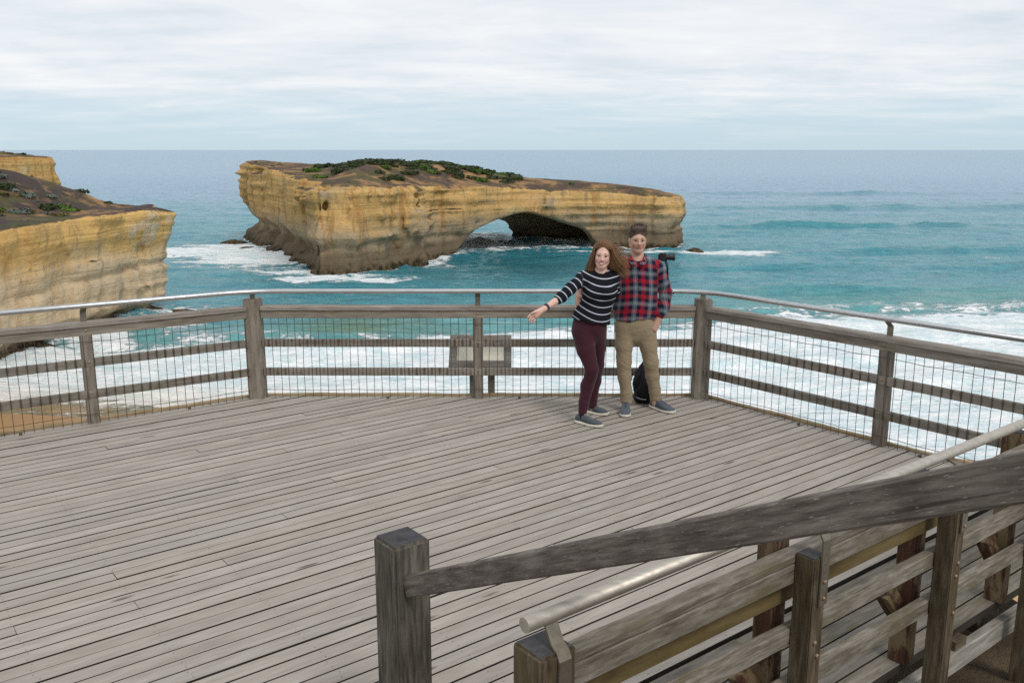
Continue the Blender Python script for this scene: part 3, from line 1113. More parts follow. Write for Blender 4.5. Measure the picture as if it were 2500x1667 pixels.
def prof_head(z, x, y, top):
    dep = top - z
    p = 1.9 * sstep(dep, 0.5, 6.0) + 0.5 * sstep(dep, 6, 14)
    ledge = 0.7 * np.exp(-((z + 16.6 - 0.02 * (y - 130)) / 0.5) ** 2)
    cut = 2.6 * np.exp(-((z + 23.6) / 1.3) ** 2)
    flare = -3.0 * sstep(np.array(z), -24.3, -25.3)
    crumble = 2.6 * np.exp(-dep / 1.5) * (0.7 + 0.7 * vnoise(x / 3.5, y / 3.5, x * 0, 66))
    return p + ledge + cut + flare + crumble


(hv, hq), h_top, h_sd, hX, hY = cliff_field(HEAD, head_top, (-130, 84, -27.5), (-54, 182, 1.5), 0.45, prof_head, 140, rough=0.75)
headl = link('headland', mesh_np('headland', hv, hq), M_HEAD)
tag(headl, 'golden layered limestone headland at the left, scrubby soil on top', 'cliff')


def prof_far(z, x, y, top):
    dep = top - z
    return 1.6 * np.exp(-dep / 2.5) + 0.10 * dep * 0.3


(fv, fq), f_top, f_sd, fX, fY = cliff_field(FARH, far_top, (-250, 255, -27), (-140, 382, 5), 1.0, prof_far, 240, rough=1.0)
farh = link('headland', mesh_np('headland', fv, fq), M_FAR)
tag(farh, 'small distant ochre headland at the far left, level with the horizon', 'cliff')

# ragged rocks awash at the foot of the stack


def boulder(name, c, s, seed, mat):
    h = max(s) / 9
    nx_, ny_, nz_ = (int(2.6 * k / h) + 3 for k in s)
    X, Y, Z = np.meshgrid(*(np.arange(k) * h - k * h / 2 for k in (nx_, ny_, nz_)), indexing='ij')
    f = (np.sqrt((X / s[0]) ** 2 + (Y / s[1]) ** 2 + (Z / s[2]) ** 2) - 1) * min(s) + 0.3 * min(s) * fbm(X / s[0] * 2, Y / s[1] * 2, Z / s[2] * 2, 3, seed)
    v, q = surface_nets(f, (-nx_ * h / 2, -ny_ * h / 2, -nz_ * h / 2), h)
    return link(name, mesh_np(name, v, q), mat, None, Matrix.Translation(c))


for i, (c, s) in enumerate((((-84, 272, SEA - 0.4), (4.5, 2.4, 1.5)), ((-75, 256, SEA - 0.6), (3.5, 2.0, 1.1)), ((51.0, 252, SEA - 0.7), (2.6, 2.0, 1.3)), ((-57, 152, SEA - 0.5), (4.2, 3.0, 1.3)))):
    o = boulder('rock', c, s, 300 + i, M_ARCH)
    tag(o, ('dark jagged rock awash off the left end of the stack', 'low dark rock nearly covered by surf left of the stack',
            'dark rock in the white water at the right end of the stack', 'low rock in the swash at the tip of the left headland')[i], 'rock')

# ================================================================== sea
def polar():
    rs = [58.0]
    while rs[-1] < 1150:
        rs.append(rs[-1] * 1.0048)
    while rs[-1] < 90000:
        rs.append(rs[-1] * 1.14)
    a = np.concatenate([np.linspace(-100, -37, 34)[:-1], np.linspace(-37, 37, 470), np.linspace(37, 100, 34)[1:]])
    return np.array(rs), np.radians(a)


rs, an = polar()
RR, AA = np.meshgrid(rs, an, indexing='ij')
sx, sy = RR * np.sin(AA), RR * np.cos(AA)
fade = sstep(RR, 1150, 600)
o0 = np.zeros_like(sx)
wv = fbm(sx / 60, sy / 60, o0, 3, 501)
sw = 0.42 * np.sin(2 * np.pi * (sy + 0.16 * sx + 9 * wv) / 46) * (0.6 + 0.4 * fbm(sx / 90, sy / 90, o0, 2, 7))
sw = sw + 0.20 * np.sin(2 * np.pi * (sy - 0.22 * sx + 6 * wv) / 21 + 1) * (0.5 + 0.5 * fbm(sx / 40, sy / 40, o0, 2, 9))
chop = 0.62 * fbm(sx / 9, sy / 4.5, o0, 4, 511, 0.62)
bore = 0
for yc in (103, 114, 125, 137, 150):           # lines of broken water running in over the shallows
    dyy = sy - (yc + 0.06 * sx + 7 * fbm(sx / 34, o0, o0, 3, int(yc)))
    amp = 1.15 * np.clip(0.35 + 1.3 * fbm(sx / 22, o0, o0 + yc, 3, 17), 0, 1.2)
    bore = bore + amp * np.where(dyy < 0, np.exp(-(dyy / 0.9) ** 2), np.exp(-(dyy / 4.5) ** 2))
# the one standing swell right of the stack and its weaker followers
crest = 0
for (yc, amp, x0, x1, wdt, wob) in ((326, 2.7, 74, 165, 3.0, 4.0), (318, 1.2, 150, 280, 5.0, 3.0), (430, 1.5, 60, 330, 7.0, 4.0), (560, 1.5, -40, 420, 9.0, 5.0), (178, 1.0, 40, 120, 2.0, 3.0), (250, 0.8, 80, 200, 2.6, 4.0), (214, 0.7, 60, 180, 2.2, 4.0)):
    dyy = sy - (yc + 0.05 * (sx - x0) + wob * fbm(sx / 30, o0, o0, 2, int(yc)))
    lat = sstep(sx, x0 - 25, x0 + 18) * sstep(sx, x1 + 40, x1 - 25) * np.clip(0.8 + 0.9 * fbm(sx / 17, o0, o0 + yc, 3, 13), 0.15, 1.5)
    crest = crest + amp * lat * np.where(dyy < 0, np.exp(-(dyy / wdt) ** 2), np.exp(-(dyy / (wdt * 2.4)) ** 2))
dcl = np.minimum(poly_sd(sx, sy, ARCH), poly_sd(sx, sy, HEAD))
near = sstep(sy, 84, 130)
hz_ = (sw * (0.35 + 0.65 * near) + chop + crest + bore) * fade * sstep(sy - shore(sx), -6, 30)
hz_ = hz_ + 1.3 * np.exp(-np.maximum(dcl, 0) / 3.0) * np.clip(0.3 + fbm(sx / 5, sy / 5, o0, 4, 541), 0, 1)
sz = SEA + hz_

# foam density, to be broken up by the fine noise of the material
lowf = fbm(sx / 26, sy / 16, o0, 4, 521)
midf = fbm(sx / 9, sy / 5, o0, 4, 531)
edge = interp(sx, [-70, -40, -20, 0, 30, 60, 90, 160], [121, 125, 130, 138, 142, 149, 154, 152])
foam = sstep(sy, edge + 11, edge - 12)
foam = 1.0 * np.clip(foam + 0.36 * lowf, 0, 1) * sstep(sy, edge + 26, edge + 2)
foam = np.maximum(foam, 0.55 * sstep(sy, edge + 34, edge + 4) * sstep(lowf + 0.35 * midf, 0.0, 0.45))
for (cx_, cy_, rx, ry, a_) in ((-66, 234, 16, 20, 1.0), (-84, 254, 18, 17, 0.95), (-50, 208, 10, 9, 0.9), (-36, 194.5, 14, 4.2, 1.0), (-20, 219, 7, 12, 0.6), (60, 246, 11, 9, 1.0), (53, 247, 6, 8, 1.0),
                               (-9, 268, 11, 16, 0.8), (-14, 300, 14, 16, 0.62), (20, 249, 18, 2.4, 0.75), (36, 250, 10, 3.0, 0.8), (-55, 147, 7, 12, 0.7), (-60, 124, 6, 18, 0.85), (-40, 165, 18, 9, 0.40),
                               (140, 236, 45, 2.5, 0.5), (172, 226, 22, 2.0, 0.6), (88, 318, 26, 9, 0.36), (-30, 180, 40, 9, 0.34), (15, 172, 40, 12, 0.30)):
    g = np.exp(-(((sx - cx_) / (rx * 1.25)) ** 2 + ((sy - cy_) / (ry * 1.25)) ** 2))
    foam = np.maximum(foam, a_ * np.clip(g * (1.05 + 0.75 * midf), 0, 1))
foam = np.maximum(foam, 0.8 * np.exp(-np.maximum(dcl, 0) / 2.2) * np.clip(0.75 + 0.6 * midf, 0, 1))
foam = np.maximum(foam, 0.30 * sstep(sy, 420, 130) * sstep(lowf + 0.5 * midf, -0.2, 0.6))
foam = np.clip(foam, 0, 1)

# body colour of the water: blue offshore, turquoise over the shelf, sandy green in the shallows; the arch's reflection is painted in too
deep = np.array([0.27, 0.41, 0.52])
turq = np.array([0.072, 0.330, 0.385])
teal_refl = np.array([0.006, 0.125, 0.150])
pale = np.array([0.20, 0.47, 0.46])
olive = np.array([0.15, 0.26, 0.155])
sandw = np.array([0.40, 0.27, 0.14])
k = sstep(sy + 60 * lowf, 260, 620)[..., None]
colr = turq * (1 - k) + deep * k
k = (np.exp(-(((sx - 4) / 26) ** 2 + ((sy - 222) / 34) ** 2)) * 0.9)[..., None]  # dark reflection of the arch, painted into the water colour
colr = colr * (1 - k) + teal_refl * k
k = (0.75 * sstep(sy + 10 * lowf, edge + 42, edge + 8))[..., None]
colr = colr * (1 - k) + pale * k
k = (np.exp(-(((sx + 24) / 13) ** 2 + ((sy - 139) / 9) ** 2)) * 0.9 * np.clip(0.8 + midf, 0, 1))[..., None]
colr = colr * (1 - k) + olive * k
k = (0.7 * np.exp(-(((sx - 95) / 60) ** 2 + ((sy - 168) / 10) ** 2)))[..., None]
colr = colr * (1 - k) + np.array([0.13, 0.36, 0.33]) * k
k = np.clip(crest / 3.0, 0, 0.6)[..., None]
colr = colr * (1 - k) + np.array([0.022, 0.26, 0.295]) * k
k = sstep(sy - shore(sx), 17 + 6 * 0, 2)[..., None] * sstep(sx, 10, -35)[..., None]
colr = colr * (1 - k) + sandw * k
fsh = sstep(sy - shore(sx) + 5 * lowf, 0, 11)
foam = np.where(sx < 0, foam * (1 - sstep(sx, 5, -30) * (1 - (0.40 + 0.6 * fsh))), foam)


def m_sea():
    m, t, b = material('sea_water')
    p = t.pos()
    x, y, z = t.xyz(p)
    dst = t.vmath('LENGTH', t.comb(x, y, 0.0))
    fo = t.attr('foam')[2]
    body = t.attr('body')[0]
    flat = t.comb(x, y, 0.0)
    f1 = t.noise(t.scale(flat, (0.22, 0.42, 1)), 1.0, 8, 0.62, 0.9)
    f2 = t.noise(t.scale(flat, (0.9, 1.9, 1)), 1.0, 5, 0.6, 0.6)
    fn = t.math('ADD', t.math('MULTIPLY', f1, 0.66), t.math('MULTIPLY', f2, 0.34))
    th = t.math('SUBTRACT', 0.80, t.math('MULTIPLY', fo, 0.58))
    mask = t.step(t.math('SUBTRACT', fn, th), -0.05, 0.075)
    # ripples
    w1 = t.noise(t.scale(flat, (0.16, 0.5, 1)), 1.0, 5, 0.6, 0.3)
    w2 = t.noise(t.scale(flat, (0.8, 1.7, 1)), 1.0, 5, 0.66, 0.2)
    w3 = t.noise(t.scale(flat, (0.035, 0.13, 1)), 1.0, 4, 0.6, 0.2)
    body = t.mix(t.math('MULTIPLY', t.step(w1, 0.40, 0.62), 0.45), t.mix(1.0, body, (0.62, 0.72, 0.78, 1), 'MULTIPLY'), t.mix(1.0, body, (1.3, 1.2, 1.15, 1), 'MULTIPLY'))
    foamc = t.mix(t.step(fn, 0.38, 0.60), (0.62, 0.76, 0.79, 1), (0.93, 0.94, 0.945, 1))
    sandy = t.math('MULTIPLY', t.step(t.math('ADD', y, t.math('MULTIPLY', f1, 6)), 112.0, 95.0), t.step(x, -5.0, -40.0))
    foamc = t.mix(t.math('MULTIPLY', sandy, 0.55), foamc, (0.72, 0.56, 0.38, 1))
    t.put(b.inputs['Base Color'], t.mix(mask, body, foamc))
    t.put(b.inputs['Roughness'], t.math('ADD', t.math('MULTIPLY', mask, 0.6), t.math('ADD', 0.16, t.math('MULTIPLY', t.step(dst, 150.0, 900.0), 0.16))))
    t.put(b.inputs['Specular IOR Level'], t.math('SUBTRACT', 0.42, t.math('MULTIPLY', mask, 0.3)))
    b.inputs['IOR'].default_value = 1.33
    h = t.math('ADD', t.math('ADD', t.math('MULTIPLY', w1, 0.9), t.math('MULTIPLY', w2, 0.42)), t.math('MULTIPLY', w3, 2.4))
    h = t.math('ADD', h, t.math('MULTIPLY', mask, 0.25))
    nb_ = t.bump(h, 0.75, 1.35)
    t.put(nb_.node.inputs['Strength'], t.math('SUBTRACT', 1.0, t.math('MULTIPLY', t.step(dst, 180.0, 1500.0), 0.8)))
    t.put(b.inputs['Normal'], nb_)
    return m


na, nb = RR.shape
idx = np.arange(na * nb).reshape(na, nb)
quads = np.stack([idx[:-1, :-1], idx[:-1, 1:], idx[1:, 1:], idx[1:, :-1]], -1).reshape(-1, 4)
quads = quads[:, ::-1]
sea_me = mesh_np('sea', np.stack([sx, sy, sz], -1).reshape(-1, 3), quads)
float_attr(sea_me, 'foam', foam.ravel())
color_attr(sea_me, 'body', np.clip(colr, 0, 1).reshape(-1, 3))
sea = link('sea', sea_me, m_sea())
tag(sea, kind='structure')

# ================================================================== coastal scrub on the cliffs


def m_leaf(name, a, b_, c_):
    m, t, b = material(name)
    oc = t.pos()
    n1 = t.noise(oc, 1.2, 3, 0.6)
    r = t.rnd()
    c = t.mix(t.step(n1, 0.35, 0.65), a, b_)
    c = t.mix(t.step(r, 0.55, 1.0), c, c_)
    t.put(b.inputs['Base Color'], c)
    b.inputs['Roughness'].default_value = 0.8
    b.inputs['Specular IOR Level'].default_value = 0.2
    return m


M_SCRUB = m_leaf('scrub_leaf', (0.022, 0.034, 0.012), (0.05, 0.068, 0.024), (0.075, 0.085, 0.05))
M_GREEN = m_leaf('fresh_leaf', (0.045, 0.088, 0.012), (0.075, 0.13, 0.018), (0.09, 0.145, 0.026))
M_SILVER = m_leaf('silver_leaf', (0.09, 0.11, 0.085), (0.17, 0.20, 0.165), (0.22, 0.25, 0.2))
M_GRASS = m_leaf('tussock_leaf', (0.07, 0.06, 0.022), (0.12, 0.10, 0.035), (0.15, 0.12, 0.05))
M_STEM = plain('stem_bark', (0.06, 0.04, 0.025), 0.9)


def leaf_mesh(seed, n=170, flat=0.55, size=0.17):
    """a bush one metre in radius: small leaf tufts through the volume of an uneven dome"""
    rg = np.random.default_rng(seed)
    lob = rg.normal(size=(7, 3))
    lob[:, 2] = np.abs(lob[:, 2])
    lob /= np.linalg.norm(lob, axis=1)[:, None]
    V, F = [], []
    for i in range(n):
        d = rg.normal(size=3)
        d[2] = abs(d[2]) * 0.9 + 0.02
        d /= np.linalg.norm(d)
        bulge = 0.72 + 0.33 * np.max(np.clip(lob @ d, 0, 1) ** 6) + rg.uniform(-0.12, 0.1)
        rad = bulge * rg.uniform(0.55, 1.0) ** 0.5
        p = d * rad * np.array([1, 1, flat])
        u = rg.normal(size=3)
        u -= d * (u @ d) * 0.6
        u /= np.linalg.norm(u)
        v = np.cross(d + rg.normal(size=3) * 0.5, u)
        v /= np.linalg.norm(v)
        s = size * rg.uniform(0.6, 1.35)
        o = len(V)
        V += [p - u * s, p - v * s * 0.6, p + u * s, p + v * s * 0.6 + d * s * 0.4]
        F.append((o, o + 1, o + 2, o + 3))
    return mesh_np('crown', np.array(V), np.array(F), smooth=False)


CROWNS = [leaf_mesh(s) for s in (1, 2, 3, 4)]
STEM = MB().tube([(0, 0, -0.4), (0.03, 0.02, 0.05), (0.0, 0.05, 0.3)], [0.09, 0.07, 0.03], 6).me('stem')


def copy_mesh_with(me, mat, cache={}):
    k = (me.name, mat.name)
    if k not in cache:
        c = me.copy()
        c.materials.clear()
        c.materials.append(mat)
        cache[k] = c
    return cache[k]


def shrub(p, r, mat, label, group, hgt=1.0, name='shrub'):
    o = empty(name, p, label, 'shrub', group, rz=random.uniform(0, 6.28))
    s = Matrix.Diagonal((r, r, r * hgt, 1))
    a = link('crown', copy_mesh_with(random.choice(CROWNS), mat), None, o)
    a.matrix_basis = s
    b = link('stem', STEM, M_STEM, o)
    b.matrix_basis = s
    return o


def surf(X, Y, T, x, y):
    i = int(round((x - X[0, 0]) / (X[1, 0] - X[0, 0])))
    j = int(round((y - Y[0, 0]) / (Y[0, 1] - Y[0, 0])))
    i = min(max(i, 0), T.shape[0] - 1)
    j = min(max(j, 0), T.shape[1] - 1)
    return float(T[i, j])


def sdat(x, y, P):
    return float(poly_sd(np.array([x]), np.array([y]), P)[0])


rr = random.Random(21)
cnt = 0
while cnt < 165:                                   # the thick scrub along the crest of the stack
    x = rr.uniform(-56, 3)
    y = rr.uniform(225, 296)
    s = sdat(x, y, ARCH)
    if s > -8.5 or s < -27:
        continue
    if x < -46 and rr.random() < 0.6:
        continue
    z = surf(aX, aY, a_top, x, y)
    r = rr.uniform(1.6, 3.1)
    gr = rr.random() < 0.12
    shrub((x, y, z - 0.25), r, M_GREEN if gr else M_SCRUB,
          'fresh green shrub among the dark scrub on the crest of the arch stack' if gr else 'dark green coastal shrub in the thick scrub on the crest of the arch stack',
          'fresh green shrubs on the crest' if gr else 'dark scrub on the crest of the stack', rr.uniform(0.5, 0.85))
    cnt += 1
for (x, y, r, mat, lb) in ((-46.5, 222, 2.1, M_GREEN, 'bright green bush low on the slope near the corner of the stack'),
                           (-31, 222, 1.9, M_SCRUB, 'grey green bush on the bare slope above the stack corner'),
                           (-22, 246, 2.0, M_SCRUB, 'dark bush apart from the scrub, below the crest of the stack'),
                           (-15, 252, 2.1, M_SCRUB, 'rounded dark bush at the lower fringe of the crest scrub'),
                           (17, 262, 1.1, M_GREEN, 'tiny green plant on the dark soil above the arch')):
    shrub((x, y, surf(aX, aY, a_top, x, y) - 0.2), r, mat, lb, None)
cnt = 0
while cnt < 20:                                    # thin fringe on the far rim at the left end of the stack
    x = rr.uniform(-80, -50)
    y = rr.uniform(262, 300)
    if not (-9 < sdat(x, y, ARCH) < -2.5):
        continue
    shrub((x, y, surf(aX, aY, a_top, x, y) - 0.2), rr.uniform(0.5, 1.0), M_SCRUB, 'low shrub in the thin fringe on the left end of the stack', 'fringe of shrubs on the stack end')
    cnt += 1
cnt = 0
while cnt < 78:                                    # headland: mounds of scrub at the left of the frame
    y = rr.uniform(104, 172)
    x = rr.uniform(-0.62 * y, -58)
    s = sdat(x, y, HEAD)
    if s > -3.2 or rr.random() > (1.0 if s < -9 else 0.30):
        continue
    u = rr.random()
    mat = M_SILVER if u < 0.3 else (M_GREEN if u < 0.40 else (M_GRASS if u < 0.55 else M_SCRUB))
    shrub((x, y, surf(hX, hY, h_top, x, y) - 0.15), rr.uniform(0.8, 1.9), mat,
          {'silver_leaf': 'silvery cushion bush among the scrub on the left headland', 'fresh_leaf': 'fresh green plant in the scrub on the left headland',
           'tussock_leaf': 'brownish tussock on the bare soil of the left headland', 'scrub_leaf': 'dark low shrub in the scrub on the left headland'}[mat.name],
          {'silver_leaf': 'silvery bushes on the headland', 'fresh_leaf': 'green plants on the headland', 'tussock_leaf': 'tussocks on the headland', 'scrub_leaf': 'dark shrubs on the headland'}[mat.name], rr.uniform(0.55, 0.9))
    cnt += 1
cnt = 0
while cnt < 15:
    x, y = rr.uniform(-205, -150), rr.uniform(275, 345)
    if sdat(x, y, FARH) > -2.5:
        continue
    shrub((x, y, surf(fX, fY, f_top, x, y) - 0.2), rr.uniform(0.9, 1.8), M_SCRUB, 'dark shrub on the skyline of the distant headland', 'shrubs on the distant headland', 0.8)
    cnt += 1
for (n_, d_, r) in ((1.2, 4.75, 0.14), (1.45, 5.3, 0.10), (0.9, 4.2, 0.12)):
    q = W(n_, d_)
    zz = -0.43 + (1.9 - n_) * 0.12
    shrub((q.x, q.y, zz), r, M_GREEN, 'small green weed growing in the soil under the foreground fence', 'weeds under the fence', 0.9, 'weed')

# ================================================================== people
class Sdf:
    """smooth union of rounded cones and ellipsoids on a grid"""
    def __init__(self, lo, hi, h):
        self.lo, self.h = np.array(lo, float), h
        n = np.ceil((np.array(hi) - self.lo) / h).astype(int) + 1
        self.ax = [self.lo[i] + np.arange(n[i]) * h for i in range(3)]
        self.F = np.full(tuple(n), 0.25, np.float32)

    def _block(self, a, b):
        sl = []
        for i in range(3):
            i0 = int(np.clip(np.floor((a[i] - self.lo[i]) / self.h), 0, len(self.ax[i]) - 1))
            i1 = int(np.clip(np.ceil((b[i] - self.lo[i]) / self.h) + 1, 1, len(self.ax[i])))
            sl.append(slice(i0, max(i1, i0 + 1)))
        X, Y, Z = np.meshgrid(*(self.ax[i][sl[i]] for i in range(3)), indexing='ij')
        return tuple(sl), X, Y, Z

    def _join(self, sl, d, k, sub=False):
        A = self.F[sl]
        if sub:
            h = np.clip(0.5 - 0.5 * (A + d) / k, 0, 1)
            self.F[sl] = A + (-d - A) * h + k * h * (1 - h)
        else:
            h = np.clip(0.5 + 0.5 * (A - d) / k, 0, 1)
            self.F[sl] = A + (d - A) * h - k * h * (1 - h)

    def cone(self, P, Q, r1, r2, k=0.02, fy=1.0, sub=False):
        P, Q = np.array(P, float), np.array(Q, float)
        m = max(r1, r2) + k + 3 * self.h
        sl, X, Y, Z = self._block(np.minimum(P, Q) - m, np.maximum(P, Q) + m)
        D = Q - P
        L2 = D @ D + 1e-12
        t = np.clip(((X - P[0]) * D[0] + (Y - P[1]) * D[1] + (Z - P[2]) * D[2]) / L2, 0, 1)
        d = np.sqrt((X - P[0] - D[0] * t) ** 2 + ((Y - P[1] - D[1] * t) / fy) ** 2 + (Z - P[2] - D[2] * t) ** 2) - (r1 + (r2 - r1) * t)
        self._join(sl, d * min(1.0, fy), k, sub)
        return self

    def path(self, pts, rs, k=0.02, fy=1.0):
        for i in range(len(pts) - 1):
            self.cone(pts[i], pts[i + 1], rs[i], rs[i + 1], k, fy)
        return self

    def ell(self, C, r, k=0.02, Rm=None, sub=False):
        C, r = np.array(C, float), np.array(r, float)
        m = max(r) + k + 3 * self.h
        sl, X, Y, Z = self._block(C - m, C + m)
        q = np.stack([X - C[0], Y - C[1], Z - C[2]], -1)
        if Rm is not None:
            q = q @ Rm
        k0 = np.linalg.norm(q / r, axis=-1)
        k1 = np.linalg.norm(q / (r * r), axis=-1) + 1e-9
        self._join(sl, k0 * (k0 - 1) / k1, k, sub)
        return self

    def clip(self, nrm, off, wave=None):
        X, Y, Z = np.meshgrid(*self.ax, indexing='ij', sparse=True)
        d = nrm[0] * X + nrm[1] * Y + nrm[2] * Z - off
        if wave is not None:
            d = d + wave(X, Y)
        self.F = np.maximum(self.F, d).astype(np.float32)
        return self

    def mesh(self, name, wrinkle=None):
        v, q = surface_nets(self.F, self.lo, self.h)
        me = mesh_np(name, v, q)
        if wrinkle is not None:
            nr = np.zeros(len(v) * 3, np.float32)
            me.vertices.foreach_get('normal', nr)
            v = v + nr.reshape(-1, 3) * wrinkle(v)[:, None]
            me.vertices.foreach_set('co', np.ascontiguousarray(v, np.float32).ravel())
            me.update()
        return me, v


def rot(yaw=0, pitch=0, roll=0):
    """columns are the head's own axes; roll tilts the head to the side"""
    M = Matrix.Rotation(R(yaw), 3, 'Z') @ Matrix.Rotation(R(roll), 3, 'Y') @ Matrix.Rotation(R(pitch), 3, 'X')
    return np.array(M)


class Head:
    def __init__(self, C, Rm, s):
        self.C, self.Rm, self.s = np.array(C, float), Rm, s

    def p(self, x, y, z):
        return self.C + self.Rm @ (np.array([x, y, z], float) * self.s)

    def inv(self, v):
        return ((v - self.C) @ self.Rm) / self.s

    def build(self, S, jaw=1.0, nose=1.0):
        s, p = self.s, self.p
        e = lambda c, r, k=0.02, sub=False: S.ell(p(*c), np.array(r) * s, k * s, self.Rm, sub)
        c = lambda a, b, r1, r2, k=0.015: S.cone(p(*a), p(*b), r1 * s, r2 * s, k * s)
        e((0, 0.018, 0.038), (0.073, 0.092, 0.084), 0.01)
        e((0, -0.018, -0.022), (0.063 * (0.5 + 0.5 * jaw), 0.070, 0.082), 0.03)
        c((0, -0.052, -0.100), (0.0, -0.03, -0.085), 0.021 * jaw, 0.03, 0.03)
        for sx_ in (-1, 1):
            c((sx_ * 0.018, -0.05, -0.098), (sx_ * 0.052 * jaw, 0.005, -0.055), 0.02, 0.02, 0.03)
            e((sx_ * 0.036, -0.060, -0.030), (0.022, 0.02, 0.022), 0.025)
            e((sx_ * 0.075, 0.012, -0.008), (0.010, 0.019, 0.030), 0.006)
            e((sx_ * 0.031, -0.094, 0.003), (0.017, 0.014, 0.011), 0.012, True)
        c((-0.036, -0.072, 0.020), (0.036, -0.072, 0.020), 0.014, 0.014, 0.02)
        c((0, -0.082, 0.008), (0, -0.104 - 0.004 * (nose - 1), -0.030), 0.008, 0.0125 * nose, 0.012)
        for sx_ in (-1, 1):
            e((sx_ * 0.012, -0.092, -0.034), (0.008, 0.010, 0.007), 0.008)
        c((-0.018, -0.080, -0.060), (0.018, -0.080, -0.060), 0.010, 0.010, 0.012)
        return self

    def skin(self, v, base, lips, blush):
        """vertex colours: lips, cheeks and the warm tip of the nose"""
        q = self.inv(v)
        c = np.tile(np.array(base), (len(v), 1))

        def m(cx_, cy_, cz_, r):
            return np.exp(-(((q[:, 0] - cx_) / r[0]) ** 2 + ((q[:, 1] - cy_) / r[1]) ** 2 + ((q[:, 2] - cz_) / r[2]) ** 2))[:, None]
        for w_, k_ in ((m(-0.038, -0.07, -0.03, (0.022, 0.03, 0.02)), 0.45), (m(0.038, -0.07, -0.03, (0.022, 0.03, 0.02)), 0.45), (m(0, -0.11, -0.03, (0.014, 0.02, 0.014)), 0.4)):
            c = c * (1 - w_ * k_) + np.array(blush) * w_ * k_
        w_ = np.clip(m(0, -0.09, -0.060, (0.024, 0.025, 0.008)) * 1.5, 0, 1)
        c = c * (1 - w_ * 0.7) + np.array(lips) * w_ * 0.7
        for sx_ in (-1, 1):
            w_ = m(sx_ * 0.031, -0.08, 0.004, (0.019, 0.03, 0.012))  # eye-socket shade painted into the skin colour
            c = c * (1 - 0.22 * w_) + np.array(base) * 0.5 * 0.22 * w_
        return c


def m_skin(name):
    m, t, b = material(name)
    c = t.attr('skin')[0]
    n1 = t.noise(t.coord('Object'), 60, 4, 0.6)
    c = t.mix(t.math('MULTIPLY', n1, 0.25), c, t.mix(1.0, c, (1.0, 0.82, 0.76, 1), 'MULTIPLY'))
    t.put(b.inputs['Base Color'], c)
    b.inputs['Roughness'].default_value = 0.5
    b.inputs['Subsurface Weight'].default_value = 0.08
    b.inputs['Subsurface Radius'].default_value = (0.012, 0.005, 0.003)
    return m


def fabric(name, col, rough=0.9, scale=220.0, vary=0.25, sheen=0.15):
    m, t, b = material(name)
    oc = t.coord('Object')
    n1 = t.noise(oc, scale, 3, 0.6)
    n2 = t.noise(oc, 9.0, 4, 0.6)
    f = t.math('ADD', t.math('MULTIPLY', n1, 0.5), t.math('MULTIPLY', n2, 0.5))
    t.put(b.inputs['Base Color'], t.mix(f, tuple(k * (1 - vary) for k in col), tuple(min(1, k * (1 + vary)) for k in col)))
    b.inputs['Roughness'].default_value = rough
    b.inputs['Specular IOR Level'].default_value = 0.2
    b.inputs['Sheen Weight'].default_value = sheen
    t.put(b.inputs['Normal'], t.bump(n1, 0.35, 0.002))
    return m


def m_stripes():
    m, t, b = material('striped_knit')
    s = t.attr('v')[2]
    fr = t.math('ABSOLUTE', t.math('SUBTRACT', t.math('FRACT', t.math('DIVIDE', s, 0.067)), 0.5))
    w_ = t.step(fr, 0.088, 0.06)
    n1 = t.noise(t.coord('Object'), 260, 3, 0.6)
    c = t.mix(w_, t.mix(n1, (0.006, 0.007, 0.010, 1), (0.014, 0.015, 0.02, 1)), (0.50, 0.52, 0.60, 1))
    t.put(b.inputs['Base Color'], c)
    b.inputs['Roughness'].default_value = 0.92
    b.inputs['Specular IOR Level'].default_value = 0.15
    t.put(b.inputs['Normal'], t.bump(n1, 0.4, 0.002))
    return m


def m_plaid():
    m, t, b = material('plaid_flannel')
    RED, NAVY, GREY = (0.36, 0.010, 0.024, 1), (0.007, 0.010, 0.032, 1), (0.14, 0.16, 0.18, 1)

    def bands(u, per, ph):
        f = t.math('FRACT', t.math('ADD', t.math('DIVIDE', u, per), ph))
        r_ = t.math('MULTIPLY', t.step(f, 0.02, 0.06), t.step(f, 0.31, 0.27))
        g_ = t.math('MULTIPLY', t.step(f, 0.51, 0.55), t.step(f, 0.84, 0.80))
        thin = t.math('MULTIPLY', t.step(f, 0.655, 0.665), t.step(f, 0.695, 0.685))
        c = t.mix(r_, NAVY, RED)
        c = t.mix(g_, c, GREY)
        return t.mix(thin, c, (0.40, 0.40, 0.42, 1))
    n1 = t.noise(t.coord('Object'), 240, 3, 0.6)
    c = t.mix(0.5, bands(t.attr('u')[2], 0.152, 0.46), bands(t.attr('v')[2], 0.148, 0.23))
    c = t.mix(t.math('MULTIPLY', n1, 0.35), c, t.mix(1.0, c, (0.6, 0.6, 0.62, 1), 'MULTIPLY'))
    t.put(b.inputs['Base Color'], c)
    b.inputs['Roughness'].default_value = 0.92
    b.inputs['Specular IOR Level'].default_value = 0.15
    b.inputs['Sheen Weight'].default_value = 0.1
    t.put(b.inputs['Normal'], t.bump(n1, 0.4, 0.002))
    return m


def m_hair(name, a, b_, c_):
    m, t, b = material(name)
    r = t.attr('tone')[2]
    t.put(b.inputs['Base Color'], t.ramp(r, [(0.1, a), (0.5, b_), (0.9, c_)]))
    b.inputs['Roughness'].default_value = 0.55
    b.inputs['Specular IOR Level'].default_value = 0.3
    return m


